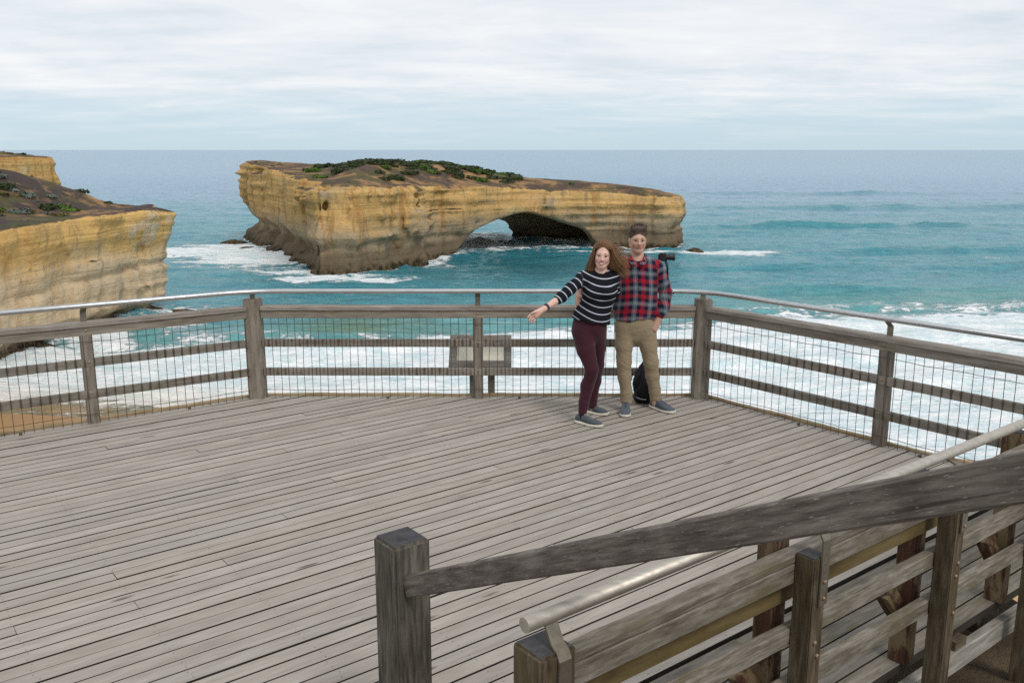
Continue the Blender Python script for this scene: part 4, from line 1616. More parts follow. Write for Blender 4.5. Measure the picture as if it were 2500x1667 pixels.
M_SKIN = m_skin('skin')
M_STRIPE = m_stripes()
M_PLAID = m_plaid()
M_LEGG = fabric('burgundy_leggings', (0.042, 0.009, 0.016), 0.85, vary=0.2)
M_CHINO = fabric('khaki_chinos', (0.275, 0.215, 0.138), 0.9, vary=0.16)
M_TEE = fabric('dark_tee', (0.02, 0.022, 0.03))
M_SHOE = fabric('grey_knit_shoe', (0.075, 0.085, 0.098), 0.9, vary=0.25)
M_SHOE2 = fabric('slate_knit_shoe', (0.085, 0.098, 0.125), 0.9, vary=0.2)
M_SOLE = plain('shoe_sole', (0.60, 0.56, 0.47), 0.75, vary=0.12)
M_LACE = fabric('lace_cord', (0.45, 0.44, 0.44))
M_LACE2 = fabric('dark_lace_cord', (0.05, 0.055, 0.065))
M_SOCK = fabric('black_sock', (0.012, 0.012, 0.014))
M_EYE = plain('eye_white', (0.62, 0.60, 0.58), 0.25, vary=0.03)
M_IRIS = plain('iris', (0.035, 0.03, 0.028), 0.2, vary=0.1)
M_TEETH = plain('teeth', (0.80, 0.77, 0.70), 0.35, vary=0.04)
M_LIP = plain('lip', (0.42, 0.14, 0.13), 0.45, vary=0.08)
M_BROW1 = plain('auburn_brow', (0.20, 0.10, 0.05), 0.8)
M_BROW2 = plain('dark_brow', (0.035, 0.022, 0.015), 0.8)
M_STRAP = plain('watch_strap', (0.025, 0.03, 0.055), 0.5)
M_HAIRW = m_hair('auburn_hair', (0.085, 0.038, 0.016), (0.19, 0.095, 0.040), (0.33, 0.185, 0.088))
M_HAIRM = m_hair('brown_hair', (0.038, 0.024, 0.017), (0.082, 0.054, 0.040), (0.14, 0.095, 0.072))


def shoe(parent, heel, toe, mat, lacemat, sc=1.0, tilt=0.0):
    """knit runner lofted from heel to toe on a pale foam sole"""
    heel, toe = Vector((*heel, 0)), Vector((*toe, 0))
    L = (toe - heel).length
    fx = (toe - heel).normalized()
    sd_ = Vector((-fx.y, fx.x, 0))
    ts = [0.0, 0.04, 0.12, 0.24, 0.36, 0.48, 0.60, 0.72, 0.84, 0.93, 0.985, 1.0]
    wd = [0.012, 0.026, 0.034, 0.036, 0.037, 0.041, 0.046, 0.048, 0.044, 0.033, 0.017, 0.006]
    hh = [0.050, 0.078, 0.092, 0.098, 0.098, 0.090, 0.076, 0.064, 0.054, 0.045, 0.034, 0.026]
    b0 = 0.022

    def ring(t, w_, top, bot, n=14, sq=2.4):
        c = heel + fx * (L * t)
        out = []
        for k in range(n):
            a = 2 * math.pi * k / n
            ca, sa = math.cos(a), math.sin(a)
            x_ = math.copysign(abs(ca) ** (2 / sq), ca) * w_
            z_ = (top + bot) / 2 + math.copysign(abs(sa) ** (2 / sq), sa) * (top - bot) / 2
            out.append(c + sd_ * x_ + Vector((0, 0, z_)))
        return out

    def loft(rings):
        n = len(rings[0])
        vs = [v for r_ in rings for v in r_]
        fs = []
        for i in range(len(rings) - 1):
            for k in range(n):
                a, b = i * n + k, i * n + (k + 1) % n
                fs.append((a, a + n, b + n, b))
        fs.append(tuple(range(n)))
        fs.append(tuple(range(len(vs) - 1, len(vs) - n - 1, -1)))
        return MB().add(vs, fs)
    P0 = chain(parent)
    up_r = [ring(t, w_ * sc, h_ * sc, b0 - 0.004) for t, w_, h_ in zip(ts, wd, hh)]
    o = link('shoe', loft(up_r).me('shoe', smooth=True), mat, parent, Matrix.Identity(4))
    so_r = []
    for t, w_ in zip(ts, wd):
        rocker = 0.010 * max(0, (t - 0.78) / 0.22) ** 1.6 + 0.004 * max(0, (0.1 - t) / 0.1)
        wig = 0.004 * math.sin(t * 9.0)
        so_r.append(ring(-0.015 + t * 1.03, w_ * sc + 0.0055, b0 + 0.006 + wig + rocker * 0.5, rocker, sq=4))
    link('sole', loft(so_r).me('sole', smooth=True), M_SOLE, o, Matrix.Identity(4))
    lm = MB()
    for i in range(5):
        t = 0.40 + i * 0.062
        h_ = np.interp(t, ts, hh) * sc
        c = heel + fx * (L * t)
        lm.tube([c + sd_ * (-0.022) + Vector((0, 0, h_ - 0.012)) - fx * 0.006, c + Vector((0, 0, h_ + 0.005)), c + sd_ * 0.022 + Vector((0, 0, h_ - 0.012)) + fx * 0.006], 0.0028, 5)
    c = heel + fx * (L * 0.41)
    h_ = np.interp(0.41, ts, hh) * sc
    for s in (-1, 1):
        lm.tube([c + Vector((0, 0, h_)), c + sd_ * 0.024 * s + Vector((0, 0, h_ + 0.016)) - fx * 0.006, c + sd_ * 0.034 * s + Vector((0, 0, h_ - 0.012)), c + Vector((0, 0, h_))], 0.0026, 5)
    link('laces', lm.me('laces', smooth=True), lacemat, o, Matrix.Identity(4))
    return o


def face_parts(parent, hd, T, brow_mat, smile):
    """eyes, brows and mouth set into the head"""
    g = lambda x, y, z: T @ Vector(hd.p(x, y, z))
    s = hd.s
    for sx_ in (-1, 1):
        bm = bmesh.new()
        bmesh.ops.create_uvsphere(bm, u_segments=12, v_segments=8, radius=0.0112 * s)
        me = bpy.data.meshes.new('eye')
        bm.to_mesh(me)
        bm.free()
        me.polygons.foreach_set('use_smooth', np.ones(len(me.polygons), dtype=bool))
        e = link('eye', me, M_EYE, parent, Matrix.Translation(g(sx_ * 0.031, -0.0765, 0.002)))
        ip = [g(sx_ * 0.031, -0.0765 - 0.0095, 0.001), g(sx_ * 0.031, -0.0765 - 0.0128, 0.001)]
        link('iris', MB().tube(ip, [0.0066 * s, 0.0056 * s], 10).me('iris'), M_IRIS, e, Matrix.Identity(4))
        lid = MB().tube([g(sx_ * 0.031 + k * 0.0145, -0.0875 + 0.004 * abs(k), 0.0085 - 0.0052 * k * k) for k in (-1, -0.5, 0, 0.5, 1)], [0.002 * s, 0.003 * s, 0.0032 * s, 0.003 * s, 0.002 * s], 6)
        link('eyelash', lid.me('eyelash', smooth=True), brow_mat, parent, Matrix.Identity(4))
        br = MB().tube([g(sx_ * (0.016 + 0.030 * k), -0.0875 + 0.012 * k * k, 0.0235 + 0.0045 * math.sin(math.pi * k) - 0.003 * k) for k in (0, 0.25, 0.5, 0.75, 1)],
                       [0.0028 * s, 0.0036 * s, 0.0036 * s, 0.003 * s, 0.0015 * s], 6)
        link('eyebrow', br.me('eyebrow', smooth=True), brow_mat, parent, Matrix.Identity(4))
    if smile == 'open':
        ks = [-1, -0.66, -0.33, 0, 0.33, 0.66, 1]
        up1 = [(0.027 * k, -0.0955 + 0.014 * k * k, -0.0555 + 0.006 * k * k) for k in ks]
        lo1 = [(0.027 * k, -0.0940 + 0.014 * k * k, -0.0760 + 0.022 * k * k) for k in ks]
        rw = [0.0016, 0.0028, 0.0032, 0.003, 0.0032, 0.0028, 0.0016]
        mo = link('mouth', MB().tube([g(*p) for p in up1], [r_ * s for r_ in rw], 6).tube([g(*p) for p in lo1], [r_ * 1.15 * s for r_ in rw], 6).me('mouth', smooth=True), M_LIP, parent, Matrix.Identity(4))
        tv = [g(p[0], p[1] + 0.0006, p[2]) for p in up1] + [g(p[0], p[1] + 0.0006, p[2]) for p in lo1]
        link('teeth', MB().add(tv, [(i, i + 7, i + 8, i + 1) for i in range(6)]).me('teeth'), M_TEETH, mo, Matrix.Identity(4))
    else:
        ks = [-1, -0.5, 0, 0.5, 1]
        link('mouth', MB().tube([g(0.027 * k, -0.0925 + 0.013 * k * k, -0.0625 + 0.0065 * k * k) for k in ks], [0.0012 * s, 0.0026 * s, 0.003 * s, 0.0026 * s, 0.0012 * s], 6).me('mouth', smooth=True), M_LIP, parent, Matrix.Identity(4))


def strands(paths, r0, tones, n=3):
    V, F, T_ = [], [], []
    for P, tn in zip(paths, tones):
        m = len(P)
        o = len(V)
        for i in range(m):
            t = P[min(i + 1, m - 1)] - P[max(i - 1, 0)]
            t = t / (np.linalg.norm(t) + 1e-9)
            a = np.cross(t, [0.1, 1, 0.2])
            a /= np.linalg.norm(a) + 1e-9
            b = np.cross(a, t)
            r_ = r0 * (1 - 0.75 * (i / (m - 1)) ** 1.5)
            for k in range(n):
                an_ = 2 * math.pi * k / n
                V.append(P[i] + r_ * (a * math.cos(an_) + b * math.sin(an_)))
                T_.append(tn)
        for i in range(m - 1):
            for k in range(n):
                a_, b_ = o + i * n + k, o + i * n + (k + 1) % n
                F.append((a_, b_, b_ + n, a_ + n))
    return np.array(V), np.array(F), np.array(T_)


def hair_object(parent, T, cap, st, mat):
    v1, q1, t1 = cap
    v2, q2, t2 = st
    V = np.concatenate([v1, v2])
    Q = np.concatenate([q1, q2 + len(v1)])
    me = mesh_np('hair', V, Q)
    float_attr(me, 'tone', np.concatenate([t1, t2]))
    return link('hair', me, mat, parent, T)


def seg_coord(v, P, Q):
    """distance to the segment, its length coordinate and the sideways coordinate"""
    P, Q = np.array(P, float), np.array(Q, float)
    D = Q - P
    L = np.linalg.norm(D)
    D = D / L
    w_ = v - P
    s = w_ @ D
    sc = np.clip(s, 0, L)
    return np.linalg.norm(w_ - sc[:, None] * D, axis=1), s


# ---------------------------------------------------------------- the woman
WO = Vector((0.78, 8.25, 0))
woman = empty('person', WO, 'woman in black striped sweater and burgundy leggings, arm stretched out', 'person')
TW = Matrix.Translation(WO)
hw = Head((0.052, 0.01, 1.598), rot(yaw=-6, pitch=4, roll=5), 1.0)
SH_L, EL_L, WR_L = (-0.118, 0.055, 1.378), (-0.325, -0.095, 1.222), (-0.492, -0.245, 1.138)
hand = [(-0.492, -0.245, 1.138), (-0.528, -0.262, 1.120), (-0.566, -0.275, 1.100)]
S = Sdf((-0.70, -0.42, -0.02), (0.38, 0.64, 1.78), 0.0055)
hw.build(S, jaw=1.06, nose=0.9)
S.cone(hw.p(0, 0.022, -0.07), (0.04, 0.05, 1.40), 0.047, 0.052, 0.02)
S.path([(0.035, 0.06, 1.37), (0.03, 0.06, 1.25), (0.005, 0.075, 1.1), (-0.045, 0.085, 0.93)], [0.10, 0.10, 0.085, 0.10], 0.05, 0.75)
S.path([SH_L, EL_L, WR_L], [0.042, 0.037, 0.025], 0.02)
S.path([(0.165, 0.07, 1.37), (0.20, 0.30, 1.21), (0.32, 0.60, 1.2)], [0.04, 0.034, 0.03], 0.03)
S.path([(-0.11, 0.07, 0.87), (-0.030, -0.03, 0.53), (-0.062, 0.0, 0.36), (-0.112, -0.045, 0.06)], [0.07, 0.042, 0.042, 0.032], 0.01)
S.path([(0.02, 0.11, 0.87), (0.048, 0.2, 0.52), (0.028, 0.255, 0.34), (0.012, 0.287, 0.06)], [0.07, 0.042, 0.042, 0.032], 0.01)
S.cone(hand[0], hand[2], 0.024, 0.030, 0.012, 0.75)
S.cone(hand[1], (-0.563, -0.27, 1.078), 0.024, 0.024, 0.012, 0.8)
fing = (((-0.585, -0.285, 1.108), (-0.618, -0.297, 1.092), (-0.638, -0.300, 1.070)),
        ((-0.585, -0.278, 1.090), (-0.614, -0.287, 1.068), (-0.626, -0.290, 1.040)),
        ((-0.578, -0.272, 1.074), (-0.600, -0.278, 1.048), (-0.606, -0.280, 1.020)),
        ((-0.566, -0.266, 1.062), (-0.580, -0.270, 1.038), (-0.583, -0.272, 1.014)))
for j, f in enumerate(fing):
    S.path(f, [0.0095, 0.0088, 0.0076], 0.006)
S.path([(-0.535, -0.275, 1.125), (-0.570, -0.300, 1.122), (-0.604, -0.312, 1.112)], [0.012, 0.0098, 0.008], 0.008)
me, v = S.mesh('body')
color_attr(me, 'skin', hw.skin(v, (0.67, 0.43, 0.35), (0.45, 0.15, 0.14), (0.65, 0.31, 0.26)))
link('body', me, M_SKIN, woman, TW)

S = Sdf((-0.48, -0.3, 0.84), (0.40, 0.66, 1.50), 0.0065)
S.path([(0.035, 0.062, 1.345), (0.037, 0.05, 1.26), (0.010, 0.07, 1.12), (-0.032, 0.085, 0.99), (-0.045, 0.09, 0.90)], [0.128, 0.155, 0.136, 0.170, 0.178], 0.03, 0.74)
S.cone((0.03, 0.062, 1.385), (0.045, 0.055, 1.425), 0.085, 0.062, 0.04, 0.8)
for x_ in (-0.035, 0.10):
    S.ell((x_, -0.035, 1.255), (0.066, 0.06, 0.062), 0.035)
S.path([(-0.05, 0.06, 1.372), SH_L, (-0.25, -0.035, 1.283), EL_L, (-0.36, -0.125, 1.203)], [0.07, 0.062, 0.053, 0.049, 0.046], 0.025)
S.path([(0.10, 0.06, 1.372), (0.16, 0.075, 1.37), (0.20, 0.30, 1.21), (0.31, 0.58, 1.2)], [0.07, 0.060, 0.05, 0.045], 0.03)
S.clip((-0.17, 0, -1), -0.963, lambda x, y: 0.006 * np.sin(x * 40))
me, v = S.mesh('sweater', lambda p: 0.0035 * fbm(p[:, 0] / 0.09, p[:, 1] / 0.09, p[:, 2] / 0.035, 3, 71))
dz_, sa_ = seg_coord(v, SH_L, EL_L)
lz = v[:, 2] + 0.16 * (v[:, 0] - 0.03) + 0.045 * np.cos((v[:, 0] - 0.03) * 9)
arm = (v[:, 0] < -0.125 + 0.35 * (1.38 - v[:, 2]) * (v[:, 2] > 1.27)) & (v[:, 2] > 1.14) & (dz_ < 0.09) & (v[:, 0] < -0.13)
float_attr(me, 'v', np.where(arm, sa_ + 0.021, lz + 0.012))
link('sweater', me, M_STRIPE, woman, TW)

S = Sdf((-0.30, -0.25, 0.03), (0.22, 0.45, 1.05), 0.0065)
S.path([(-0.042, 0.085, 1.0), (-0.052, 0.09, 0.92), (-0.055, 0.095, 0.86)], [0.135, 0.150, 0.14], 0.03, 0.72)
S.ell((-0.05, 0.155, 0.90), (0.13, 0.08, 0.10), 0.04)
S.path([(-0.118, 0.07, 0.87), (-0.085, 0.02, 0.70), (-0.030, -0.035, 0.53), (-0.040, -0.02, 0.46), (-0.068, 0.0, 0.36), (-0.100, -0.03, 0.20), (-0.112, -0.045, 0.118)], [0.102, 0.086, 0.062, 0.058, 0.062, 0.047, 0.041], 0.02)
S.path([(0.018, 0.11, 0.87), (0.035, 0.16, 0.70), (0.048, 0.20, 0.52), (0.040, 0.225, 0.44), (0.028, 0.258, 0.34), (0.015, 0.28, 0.20), (0.012, 0.287, 0.085)], [0.098, 0.082, 0.060, 0.056, 0.060, 0.047, 0.045], 0.02)
me, v = S.mesh('leggings', lambda p: 0.002 * fbm(p[:, 0] / 0.07, p[:, 1] / 0.07, p[:, 2] / 0.05, 3, 72))
link('leggings', me, M_LEGG, woman, TW)
link('sock', MB().tube([TW @ Vector(p) for p in ((-0.112, -0.048, 0.055), (-0.112, -0.046, 0.095))], [0.040, 0.037], 12).me('sock', smooth=True), M_SOCK, woman, Matrix.Identity(4))
shoe(woman, (0.605, 8.246), (0.846, 8.066), M_SHOE, M_LACE)
shoe(woman, (0.722, 8.588), (0.940, 8.460), M_SHOE, M_LACE)
wa = np.array(WR_L) * 0.86 + np.array(EL_L) * 0.14
wd_ = (np.array(WR_L) - np.array(EL_L))
wd_ /= np.linalg.norm(wd_)
wt_o = link('watch', MB().tube([TW @ Vector(wa - wd_ * 0.011), TW @ Vector(wa + wd_ * 0.011)], [0.0325, 0.0315], 16).me('watch', smooth=True), M_STRAP, woman, Matrix.Identity(4))
link('dial', MB().box((0, 0, 0), (0.03, 0.026, 0.012)).me('dial', bevel=0.003), M_IRIS, wt_o, Matrix.Translation(TW @ Vector(wa + np.array([-0.005, -0.012, 0.031]))))
face_parts(woman, hw, TW, M_BROW1, 'open')

# hair: a cap, two fuller masses and many wind-blown locks
S = Sdf((-0.2, -0.16, 1.33), (0.38, 0.24, 1.78), 0.0065)
S.ell(hw.p(0, 0.028, 0.044), np.array((0.086, 0.098, 0.092)) * hw.s, 0.01, hw.Rm)
S.path([hw.p(-0.06, 0.03, 0.05), hw.p(-0.082, 0.025, -0.04), (-0.045, 0.05, 1.46)], [0.03, 0.032, 0.034], 0.03)
S.path([hw.p(0.055, 0.04, 0.05), hw.p(0.098, 0.03, -0.02), (0.165, 0.05, 1.51), (0.20, 0.06, 1.46)], [0.04, 0.05, 0.05, 0.03], 0.04)
S.path([hw.p(0.03, 0.08, 0.0), (0.09, 0.12, 1.48)], [0.07, 0.06], 0.04)
for x_, z_, rx, rz in ((0.0, -0.028, 0.079, 0.103),):
    S.ell(hw.p(x_, -0.108, z_), np.array((rx, 0.092, rz)) * hw.s, 0.012, hw.Rm, sub=True)
v1, q1 = surface_nets(S.F, S.lo, S.h)
rg = np.random.default_rng(5)
t1 = 0.35 + 0.25 * fbm(v1[:, 0] / 0.012, v1[:, 1] / 0.012, v1[:, 2] / 0.09, 3, 5)
paths, tones = [], []
for i in range(2300):
    d = rg.normal(size=3)
    d /= np.linalg.norm(d)
    d[2] = abs(d[2]) * 0.9 - 0.15
    if d[1] < -0.35 and d[2] < 0.52:
        continue
    d /= np.linalg.norm(d)
    p = np.array([0, 0.026, 0.044]) + d * np.array([0.086, 0.098, 0.092])
    side = d[0] + 0.15 * rg.normal()
    L = rg.uniform(0.21, 0.32)
    m = 11
    P = [p]
    vel = np.array([d[0] * 0.4, d[1] * 0.2, -0.55])
    gust = rg.uniform(0.45, 1.05) if side > -0.05 else rg.uniform(-0.25, 0.12)
    jit = rg.normal(size=3) * 0.06
    for j in range(1, m):
        u = j / (m - 1)
        f = np.array([gust * (0.25 + 1.1 * u), 0.10, -1.0 + (0.25 * max(gust, 0)) * u]) + jit * (0.5 + u)
        if side <= -0.05 and u > 0.6:
            f = f + np.array([-0.55 * (u - 0.6) * 2.2 * (1 if rg.random() < 0.5 else 0), 0, 0])
        vel = 0.5 * vel + 0.5 * f
        vel /= np.linalg.norm(vel)
        q = P[-1] + vel * (L / (m - 1))
        e = (q - np.array([0, 0.02, 0.03])) / np.array([0.087, 0.098, 0.100])
        r_ = np.linalg.norm(e)
        if r_ < 1.0:
            q = np.array([0, 0.02, 0.03]) + e / r_ * np.array([0.087, 0.098, 0.100]) * 1.0
        # keep the face clear
        if q[1] < -0.025 and abs(q[0]) < 0.074 and q[2] < 0.082:
            q[0] = math.copysign(0.076, side if abs(side) > 0.05 else 1)
            q[1] = max(q[1], -0.062)
        P.append(q)
    paths.append(np.array([hw.p(*k) for k in P]))
    tones.append(np.clip(rg.normal(0.5, 0.22), 0, 1))
for i in range(150):                                # fine flyaway hair at the windward fringe
    p = hw.p(rg.uniform(0.02, 0.09), rg.uniform(0.0, 0.08), rg.uniform(-0.03, 0.10))
    P = [p]
    vel = np.array([0.9, rg.normal() * 0.12, rg.uniform(-0.75, 0.02)])
    for j in range(8):
        vel = vel + np.array([0.02, 0, rg.normal() * 0.06 - 0.07])
        P.append(P[-1] + vel / np.linalg.norm(vel) * rg.uniform(0.02, 0.032))
    paths.append(np.array(P))
    tones.append(np.clip(rg.normal(0.62, 0.2), 0, 1))
hair_object(woman, TW, (v1, q1, np.clip(t1, 0, 1)), strands(paths, 0.0019, tones), M_HAIRW)

# ---------------------------------------------------------------- the man
MO = Vector((1.29, 8.60, 0))
man = empty('person', MO, 'man in red and navy plaid shirt and khaki trousers, hand in pocket', 'person')
TM = Matrix.Translation(MO) @ Matrix.Diagonal((1, 1, 0.992, 1))
hm = Head((-0.093, 0.0, 1.716), rot(yaw=3, pitch=3, roll=0), 1.01)
S = Sdf((-0.78, -0.46, 0.0), (0.34, 0.34, 1.87), 0.006)
hm.build(S, jaw=1.12, nose=1.06)
S.cone(hm.p(0, 0.034, -0.06), (-0.09, 0.04, 1.48), 0.050, 0.060, 0.008)
S.path([(-0.09, 0.03, 1.46), (-0.09, 0.03, 1.2), (-0.085, 0.03, 0.92)], [0.12, 0.12, 0.12], 0.05, 0.7)
S.path([(0.095, 0.03, 1.46), (0.20, 0.05, 1.2), (0.138, -0.025, 0.965)], [0.045, 0.04, 0.028], 0.02)
S.cone((0.138, -0.025, 0.965), (0.088, -0.03, 0.855), 0.031, 0.036, 0.012)
S.path([(-0.28, 0.03, 1.46), (-0.47, 0.07, 1.28), (-0.655, -0.10, 1.225)], [0.045, 0.04, 0.028], 0.02)
S.path([(-0.185, 0.03, 0.85), (-0.190, 0.01, 0.5), (-0.182, 0.015, 0.36), (-0.156, 0.02, 0.06)], [0.07, 0.048, 0.045, 0.035], 0.01)
S.path([(0.015, 0.03, 0.85), (0.078, 0.035, 0.50), (0.098, 0.06, 0.36), (0.144, 0.098, 0.06)], [0.07, 0.048, 0.045, 0.035], 0.01)
# the hand resting on the woman's waist
S.cone((-0.655, -0.10, 1.225), (-0.662, -0.215, 1.155), 0.028, 0.034, 0.014)
S.cone((-0.658, -0.20, 1.185), (-0.660, -0.245, 1.130), 0.034, 0.030, 0.014)
for a_, b_, c_ in (((-0.648, -0.262, 1.150), (-0.622, -0.298, 1.130), (-0.596, -0.312, 1.105)), ((-0.655, -0.262, 1.128), (-0.632, -0.300, 1.100), (-0.610, -0.314, 1.070)),
                   ((-0.660, -0.256, 1.108), (-0.643, -0.294, 1.076), (-0.626, -0.308, 1.046)), ((-0.664, -0.246, 1.094), (-0.654, -0.280, 1.062), (-0.643, -0.294, 1.036))):
    S.path([a_, b_, c_], [0.0115, 0.0105, 0.009], 0.007)
S.path([(-0.655, -0.215, 1.20), (-0.640, -0.265, 1.205), (-0.620, -0.295, 1.195)], [0.013, 0.011, 0.009], 0.008)
me, v = S.mesh('body')
color_attr(me, 'skin', hm.skin(v, (0.50, 0.305, 0.222), (0.38, 0.18, 0.145), (0.48, 0.22, 0.155)))
link('body', me, M_SKIN, man, TM)
link('undershirt', MB().tube([TM @ Vector((-0.09, 0.026, 1.455)), TM @ Vector((-0.092, 0.02, 1.535))], [0.10, 0.066], 18, flat=0.85).me('undershirt', smooth=True), M_TEE, man, Matrix.Identity(4))

S = Sdf((-0.70, -0.30, 0.84), (0.32, 0.30, 1.63), 0.007)
S.path([(-0.205, 0.035, 1.425), (0.015, 0.035, 1.425)], [0.105, 0.105], 0.03, 0.85)
S.path([(-0.092, 0.035, 1.40), (-0.094, 0.035, 1.25), (-0.092, 0.03, 1.08), (-0.090, 0.03, 0.90)], [0.196, 0.206, 0.203, 0.206], 0.03, 0.62)
S.path([(-0.165, 0.045, 1.485), (-0.092, 0.045, 1.50), (-0.02, 0.045, 1.485)], [0.055, 0.058, 0.055], 0.04, 0.95)
S.ell((-0.092, 0.0, 1.565), (0.064, 0.085, 0.060), 0.012, None, True)
S.cone((-0.092, -0.10, 1.52), (-0.092, -0.115, 1.455), 0.034, 0.010, 0.008, 1.0, True)
S.path([(0.045, 0.035, 1.47), (0.105, 0.035, 1.44), (0.165, 0.045, 1.30), (0.205, 0.055, 1.19), (0.180, 0.01, 1.06), (0.148, -0.018, 0.99)], [0.068, 0.072, 0.066, 0.062, 0.056, 0.048], 0.02)
S.path([(-0.235, 0.035, 1.47), (-0.295, 0.035, 1.44), (-0.47, 0.07, 1.28), (-0.615, -0.06, 1.238)], [0.068, 0.072, 0.062, 0.048], 0.02)
S.clip((0.05, 0, -1), -0.945, lambda x, y: 0.012 * np.sin(x * 22 + 2.0) + 0.006 * np.sin(x * 51))
me, v = S.mesh('shirt', lambda p: 0.006 * fbm(p[:, 0] / 0.07, p[:, 1] / 0.07, p[:, 2] / 0.11, 3, 81) + 0.003 * fbm(p[:, 0] / 0.03, p[:, 1] / 0.03, p[:, 2] / 0.03, 2, 82))
d1, s1 = seg_coord(v, (0.10, 0.035, 1.46), (0.205, 0.055, 1.19))
d2, s2 = seg_coord(v, (0.205, 0.055, 1.19), (0.152, -0.045, 0.955))
d3, s3 = seg_coord(v, (-0.29, 0.035, 1.46), (-0.615, -0.06, 1.238))
armR = (v[:, 0] > 0.115 - 0.15 * np.clip(v[:, 2] - 1.3, 0, 1)) & (np.minimum(d1, d2) < 0.1)
armL = (v[:, 0] < -0.31) & (d3 < 0.12)
sv = np.where(armR, np.where(d1 < d2, s1, s2 + 0.29), np.where(armL, s3, v[:, 2] + 0.012 * np.sin(v[:, 0] * 14)))
su = np.where(armR, v[:, 0] * 0.8 + v[:, 1] * 0.5 + 0.05, v[:, 0] + 0.010 * np.sin(v[:, 2] * 9) + np.where(np.abs(v[:, 0] + 0.09) > 0.17, 0.4 * (v[:, 1]), 0))
float_attr(me, 'v', np.where(armR, sv * 1.0 + 0.03, sv))
float_attr(me, 'u', su)
sh = link('shirt', me, M_PLAID, man, TM)
cb = MB()
for s in (-1, 1):
    c0 = Vector((-0.092, 0, 0))
    pts = [(s * 0.014, -0.100, 1.500), (s * 0.046, -0.072, 1.538), (s * 0.072, 0.0, 1.580), (s * 0.066, 0.06, 1.592)]
    lo_ = [(s * 0.040, -0.116, 1.470), (s * 0.074, -0.096, 1.502), (s * 0.100, 0.0, 1.545), (s * 0.086, 0.10, 1.555)]
    P = [TM @ (c0 + Vector(p)) for p in pts] + [TM @ (c0 + Vector(p)) for p in lo_]
    cb.add(P, [(i, i + 1, i + 5, i + 4) for i in range(3)])
cme = cb.me('collar', smooth=True)
float_attr(cme, 'u', [p[0] * 1.8 + p[1] for p in cb.v])
float_attr(cme, 'v', [p[2] * 1.8 + 0.05 for p in cb.v])
link('collar', cme, M_PLAID, sh, Matrix.Identity(4))
for i in range(6):
    z_ = 1.43 - i * 0.085
    bp = TM @ Vector((-0.088, -0.098 - 0.004 * math.sin(i), z_))
    M_ = Matrix.Translation(bp) @ Matrix.Rotation(R(90), 4, 'X')
    link('button', MB().tube([(0, 0, -0.003), (0, 0, 0.003)], 0.006, 8).me('button'), M_IRIS, sh, M_)

S = Sdf((-0.36, -0.2, 0.05), (0.28, 0.3, 1.06), 0.0065)
S.path([(-0.09, 0.03, 1.0), (-0.088, 0.03, 0.90), (-0.086, 0.035, 0.85)], [0.165, 0.180, 0.172], 0.03, 0.62)
S.path([(-0.185, 0.03, 0.86), (-0.195, 0.02, 0.68), (-0.190, 0.01, 0.50), (-0.182, 0.015, 0.36), (-0.160, 0.02, 0.20), (-0.156, 0.02, 0.10)], [0.102, 0.087, 0.071, 0.066, 0.056, 0.056], 0.02)
S.path([(0.015, 0.03, 0.86), (0.045, 0.03, 0.68), (0.078, 0.035, 0.50), (0.098, 0.06, 0.36), (0.132, 0.088, 0.20), (0.144, 0.098, 0.10)], [0.102, 0.087, 0.071, 0.066, 0.056, 0.056], 0.02)
S.clip((0, 0, -1), -0.092, lambda x, y: 0.004 * np.sin(x * 60) + 0.004 * np.sin(y * 50))
me, v = S.mesh('trousers', lambda p: (0.0045 * fbm(p[:, 0] / 0.10, p[:, 1] / 0.10, p[:, 2] / 0.06, 3, 91) + 0.005 * np.exp(-((p[:, 2] - 0.5) / 0.18) ** 2) * fbm(p[:, 0] / 0.12, p[:, 1] / 0.12, (p[:, 2] + 0.5 * p[:, 0]) / 0.03, 2, 97) + 0.006 * np.exp(-((p[:, 2] - 0.14) / 0.06) ** 2) * fbm(p[:, 0] / 0.12, p[:, 1] / 0.12, p[:, 2] / 0.025, 2, 98) + 0.003 * fbm((p[:, 0] + p[:, 2]) / 0.05, p[:, 1] / 0.08, (p[:, 2] - p[:, 0]) / 0.03, 2, 92)))
link('trousers', me, M_CHINO, man, TM)
shoe(man, (1.136, 8.672), (1.094, 8.378), M_SHOE2, M_LACE2, 1.08)
shoe(man, (1.398, 8.770), (1.592, 8.513), M_SHOE2, M_LACE2, 1.08)
face_parts(man, hm, TM, M_BROW2, 'closed')

S = Sdf((-0.22, -0.14, 1.62), (0.04, 0.16, 1.88), 0.005)
S.ell(hm.p(0, 0.026, 0.046), np.array((0.0835, 0.100, 0.0955)) * hm.s, 0.004, hm.Rm)
S.cone(hm.p(-0.045, -0.045, 0.108), hm.p(0.05, -0.045, 0.112), 0.024, 0.024, 0.03)
S.ell(hm.p(0, -0.112, 0.004), np.array((0.066, 0.072, 0.072)) * hm.s, 0.005, hm.Rm, sub=True)
S.ell(hm.p(0, -0.075, -0.085), np.array((0.115, 0.085, 0.080)) * hm.s, 0.005, hm.Rm, sub=True)
v1, q1 = surface_nets(S.F, S.lo, S.h)
v1 = v1 + (v1 - hm.p(0, 0.02, 0.03)) / 0.1 * (0.005 * np.abs(fbm(v1[:, 0] / 0.016, v1[:, 1] / 0.016, v1[:, 2] / 0.016, 2, 15)))[:, None]
rg = np.random.default_rng(8)
paths, tones = [], []
pick = rg.choice(len(v1), 1500)
